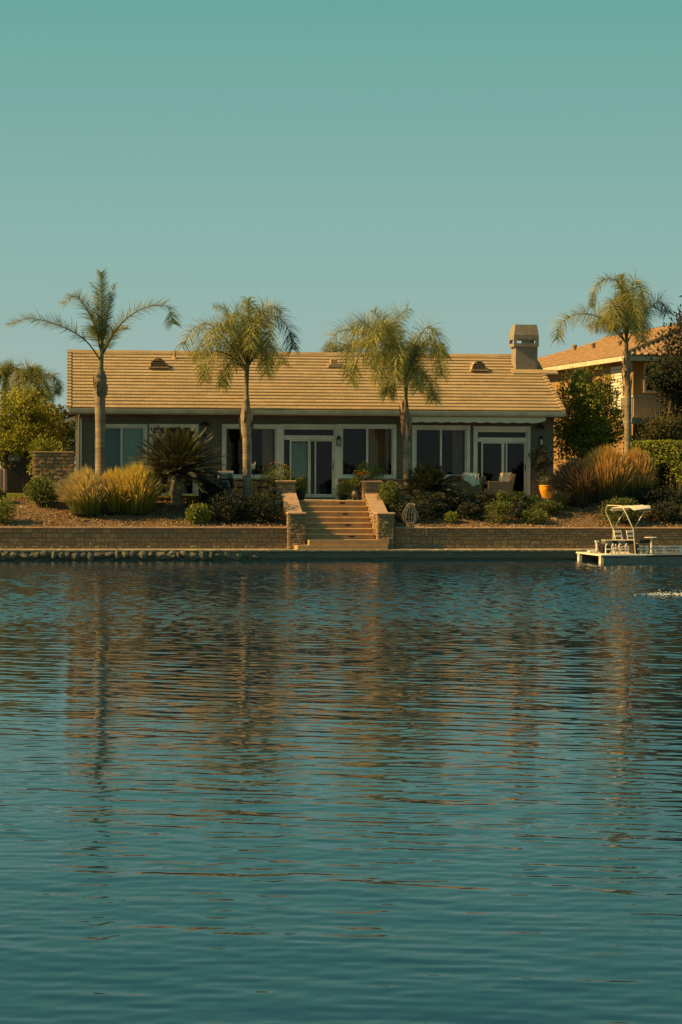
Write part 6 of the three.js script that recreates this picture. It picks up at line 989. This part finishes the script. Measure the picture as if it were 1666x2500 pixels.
/* ------------------------------------------------------------------ pontoon boat */
{
  const o = SITE.world(L(1468, 1150, 10.2).x, 0, 10.2), B = new Frame(o.x, o.z, THETA + 5 * Math.PI / 180), beam = -2.25;   // x: along the boat, z = 0: near pontoon
  const t = thing('pontoon_boat', 'small grey pontoon boat with folded cream canopy moored by the sea wall at right', 'boat', [2, 0, -1.1], null, B);
  const q = (px, py, z = 0) => B.L(px, py, z);
  for (const z of [0, beam]) { const mb = new MB(), y1 = 0.24; mb.cbox(0, -0.12, z - 0.16, 5.6, y1, z + 0.16, 0.05); mb.box(0.9, y1 - 0.05, z + 0.16, 5.4, y1 - 0.02, z + 0.185, [1.6, 1.5, 1.3]); put(t, 'pontoon', mb, M.hull); const pl = new MB(); pl.cbox(-0.03, -0.1, z - 0.1, 0.0, y1 - 0.01, z + 0.1, 0.008); put(t, 'stern_plate', pl, M.whitePaint); for (const dy of [0.19]) { const e = new MB(); e.tri(V3(-0.034, dy, z - 0.05), V3(-0.034, dy, z + 0.05), V3(-0.034, dy - 0.05, z)); put(t, 'stern_mark', e, M.iron); } }
  const dk = new MB(); dk.cbox(-0.05, 0.245, beam - 0.2, 1.75, 0.3, 0.2, 0.01, [1.1, 1.05, 0.95]); put(t, 'stern_deck', dk, M.whitePaint);
  const dk2 = new MB(); dk2.cbox(1.75, 0.245, beam - 0.2, 5.6, 0.3, 0.2, 0.01); put(t, 'main_deck', dk2, M.steel);
  const rub = new MB(); rub.box(1.5, 0.235, 0.2, 5.6, 0.275, 0.225); put(t, 'rub_rail', rub, M.iron);
  const tubeAt = (name, pts, r = 0.016, mat = M.whitePaint) => { const mb = new MB(); mb.tube(pts, r, 7); return put(t, name, mb, mat); };
  const dy = 0.3;
  // outboard motor and tiller
  { const c = q(1458, 1340, -1.2), g = sub(t, 'outboard_motor'); const mb = new MB(); mb.cbox(c.x + 0.1, 0.3, -1.4, c.x + 0.45, 0.56, -1.05, 0.05); put(g, 'motor_housing', mb, M.iron); const p = new MB(); p.tube([V3(c.x, 0.29, -1.2), V3(c.x - 0.02, 0.7, -1.2)], 0.035, 8); p.box(c.x - 0.06, 0.66, -1.26, c.x + 0.05, 0.72, -1.14); put(g, 'tiller_post', p, M.whitePaint); const cl = new MB(); cl.cbox(c.x - 0.3, 0.31, -1.32, c.x - 0.03, 0.39, -1.1, 0.015); put(g, 'clamp_bracket', cl, M.whitePaint); const a = new MB(); a.tube([V3(c.x + 0.35, 0.5, -1.1), V3(c.x + 0.8, 0.56, -0.95), V3(c.x + 1.3, 0.64, -0.9)], 0.018, 6); put(g, 'tiller_arm', a, M.iron); }
  // bench along the near side: seat boxes on posts
  { const g = sub(t, 'bench'), a = q(1477, 1325, -0.1), b = q(1552, 1325, -0.1), y0 = 0.64, y1 = 0.74, xs = [0, 0.24, 0.42, 0.68, 0.92, 1]; for (let k = 0; k < 5; k++) { const c = new MB(); c.cbox(lerp(a.x, b.x, xs[k]) + 0.004, y0, -0.5, lerp(a.x, b.x, xs[k + 1]) - 0.004, y1 - (k % 2 ? 0.01 : 0), -0.05, 0.015); put(g, 'seat_cushion', c, k % 2 ? M.iron : M.hull); } const tp = new MB(); tp.cbox(a.x, y1 + 0.001, -0.48, b.x, y1 + 0.03, -0.08, 0.01); put(g, 'seat_top', tp, M.cream);
    for (const px of [1478, 1493, 1510, 1526]) { const c = q(px, 1340, -0.05), m = new MB(); m.tube([V3(c.x + 0.06, y0 + 0.01, -0.02), V3(c.x, y0 - 0.06, 0), V3(c.x, dy, 0)], 0.022, 7); put(g, 'bench_post', m, M.whitePaint); } }
  { const a = q(1480, 1340, 0.05), b = q(1503, 1340, 0.05); tubeAt('hand_rail', [V3(a.x, dy, 0.05), V3(a.x, 0.47, 0.05), V3(b.x, 0.47, 0.05), V3(b.x, dy, 0.05)], 0.02); }
  { const a = q(1546, 1340, -0.6), c = new MB(); c.cbox(a.x, dy, -1.0, a.x + 0.2, 0.62, -0.55, 0.02); put(t, 'console', c, M.dark); }
  { const g = sub(t, 'rear_seat'), a = q(1557, 1325, -0.6), b = q(1586, 1325, -0.6), c = new MB(); c.cbox(a.x, 0.66, -1.1, b.x, 0.77, -0.5, 0.04); put(g, 'seat_cushion', c, M.iron); const f = new MB(); f.box(a.x, 0.62, -1.1, b.x, 0.656, -0.52); for (const x of [a.x + 0.03, b.x - 0.03]) for (const z of [-1.05, -0.55]) f.box(x - 0.015, dy, z - 0.015, x + 0.015, 0.62, z + 0.015); put(g, 'seat_frame', f, M.hull); }
  // two light chairs with slatted backs
  for (const [px0, px1] of [[1500.5, 1517.5], [1531, 1547]]) { const g = sub(t, 'deck_chair'), z = -1.5, a = q(px0, 1300, z), b = q(px1, 1300, z), m = new MB(), yT = 1.05; for (const x of [a.x, b.x]) m.tube([V3(x + 0.04, 0.72, z), V3(x, yT, z - 0.05)], 0.018, 6); put(g, 'back_frame', m, M.whitePaint); for (const y of [0.97, 0.83]) { const s = new MB(); s.cbox(a.x, y, z - 0.06, b.x, y + 0.07, z - 0.02, 0.01); put(g, 'back_slat', s, M.whitePaint); } const s = new MB(); s.cbox(a.x + 0.02, 0.7, z - 0.02, b.x + 0.04, 0.745, z + 0.45, 0.015); put(g, 'chair_seat', s, M.cushion); for (const x of [a.x + 0.05, b.x]) for (const zz of [z, z + 0.4]) { const l = new MB(); l.tube([V3(x, 0.7, zz), V3(x, dy, zz)], 0.016, 6); put(g, 'chair_leg', l, M.whitePaint); } }
  // table
  { const g = sub(t, 'table'), z = -0.4, c = q(1589, 1312, z), m = new MB(); m.lathe(c.x, c.y - 0.02, z, [[0.001, 0.03], [0.2, 0.03], [0.22, 0.015], [0.19, 0], [0.001, 0]], 20); put(g, 'table_top', m, M.whitePaint); const p = new MB(); p.tube([V3(c.x + 0.03, dy, z), V3(c.x + 0.03, c.y - 0.02, z)], (u) => u < 0.8 ? 0.042 : 0.025, 10); put(g, 'table_post', p, M.whitePaint); }
  // low rail round the bow half
  { const g = sub(t, 'deck_rail'), z = 0.12, a = q(1557, 1340, z), yT = 0.46, m = new MB(); m.box(a.x, yT, z - 0.02, 5.5, yT + 0.04, z + 0.02); put(g, 'top_rail', m, M.whitePaint); let k = 0; for (const px of [1566, 1602, 1626, 1653, 1664, 1700, 1740, 1790]) { const c = q(px, 1345, z), s = new MB(); if (c.x > 5.45) continue; s.box(c.x - 0.018, dy, z - 0.018, c.x + 0.018, yT, z + 0.018); put(g, 'rail_post', s, M.whitePaint); } for (const px of [1576, 1637, 1690]) { const c = q(px, 1345, z), s = new MB(); s.tube([V3(c.x - 0.05, dy, z), V3(c.x + 0.12, yT, z)], 0.016, 6); put(g, 'rail_brace', s, M.whitePaint); k++; }
    const m2 = new MB(); m2.box(a.x, yT, beam - 0.02, 5.5, yT + 0.04, beam + 0.02); put(g, 'top_rail', m2, M.whitePaint); for (let x = a.x; x < 5.5; x += 0.6) { const s = new MB(); s.box(x - 0.018, dy, beam - 0.018, x + 0.018, yT, beam + 0.018); put(g, 'rail_post', s, M.whitePaint); } }
  // canopy: two hoops crossing the beam, pivoting at the gunwales, cloth gathered round the forward one
  { const g = sub(t, 'canopy'), zN = 0.1, zF = beam + 0.1;
    const hoop = (fN, pN, tN, tF, pF) => { const m = new MB(); const A = fN, Bq = pN, pts = [A, Bq, tN]; const c1 = tN.clone().lerp(tF, 0.14).add(V3(0, 0.13, 0)), c2 = tN.clone().lerp(tF, 0.86).add(V3(0, 0.13, 0)); const line = [A, Bq, tN.clone().lerp(Bq, 0.08), c1, c2, tF.clone().lerp(pF, 0.08), pF, V3(pF.x, dy, pF.z)].filter(Boolean); m.tube(line, 0.02, 8); put(g, 'hoop', m, M.cream); return [tN, c1, c2, tF]; };
    const n1 = q(1525, 1245, zN), n2 = q(1578, 1243, zN), f1 = q(1477, 1243, zF), f2 = q(1526, 1246, zF), pN = q(1547, 1292, zN), pF = q(1498, 1292, zF);
    hoop(V3(q(1552, 1345, zN).x, dy, zN), pN, n1, f1, pF);
    const h2 = hoop(pN.clone().add(V3(0, -0.02, 0)), pN.clone().lerp(n2, 0.3), n2, f2, pF.clone());
    const cl = new MB(), N = 18, ringN = 14, path = []; for (let k = 0; k <= N; k++) { const s = k / N, top = h2[1].clone().lerp(h2[2], s), e = s < 0.12 ? (0.12 - s) / 0.12 : s > 0.88 ? (s - 0.88) / 0.12 : 0; path.push([V3(top.x, top.y - 0.1 * e * e, lerp(n2.z + 0.03, f2.z - 0.03, s)), s]); }
    const k0 = 0; path.forEach(([p, s]) => { for (let a = 0; a <= ringN; a++) { const w = a / ringN * 6.283, wx = 0.36 + 0.05 * Math.sin(s * 9), wy = 0.035 + 0.012 * Math.sin(s * 14 + a); const x = p.x - 0.16 + Math.cos(w) * wx * (0.85 + 0.15 * Math.sin(Math.PI * s)), y = p.y - 0.03 + Math.sin(w) * wy + 0.03 * Math.cos(w); cl.vert(x, y, p.z, Math.cos(w) * 0.3, Math.sin(w), 0, a / ringN, s); } });
    for (let k = 0; k < N; k++) for (let a = 0; a < ringN; a++) { const p = k0 + k * (ringN + 1) + a, r = p + ringN + 1; cl.i.push(p, r, r + 1, p, r + 1, p + 1); } for (const k of [0, N]) { const c = path[k][0], m = cl.vert(c.x - 0.16, c.y - 0.03, c.z, 0, 0, k ? -1 : 1); for (let a = 0; a < ringN; a++) { const p = k * (ringN + 1) + a; cl.i.push(m, p, p + 1); } }
    const gg = cl.geo(); gg.computeVertexNormals(); put(g, 'canvas', gg, std([0.6, 0.56, 0.44], 0.9)); }
}
/* spray of splashing water at right */
{
  R = rng(651); const d = 3 * FOCAL / 302, mb = new MB(); const F0 = new Frame(0, 0, 0);
  for (let k = 0; k < 420; k++) { const x = lerp(1548, 1760, Math.pow(R(), 0.8)), dens = smooth(1545, 1620, x); if (R() > 0.25 + 0.75 * dens) continue; const c = F0.L(x, 1452, -d + gauss() * 0.12), r = rr(0.004, 0.01), y = 0.02 + Math.abs(gauss()) * 0.025 * (0.4 + dens) + (R() < 0.06 ? rr(0, 0.25) : 0), p = V3(c.x, y, c.z), s = r * rr(1, 4);
    const v = [V3(s, 0, 0), V3(0, r, 0), V3(-s, 0, 0), V3(0, -r, 0), V3(0, 0, r), V3(0, 0, -r)].map((w) => w.add(p)); for (const [a, b, e] of [[0, 1, 4], [1, 2, 4], [2, 3, 4], [3, 0, 4], [1, 0, 5], [2, 1, 5], [3, 2, 5], [0, 3, 5]]) mb.tri(v[a], v[b], v[e]); }
  solo('water_spray', mb, M.foam, F0, { kind: 'stuff', label: 'thin white streak of splashing water on the lake at the right edge' });
}
renderer.render(scene, camera);
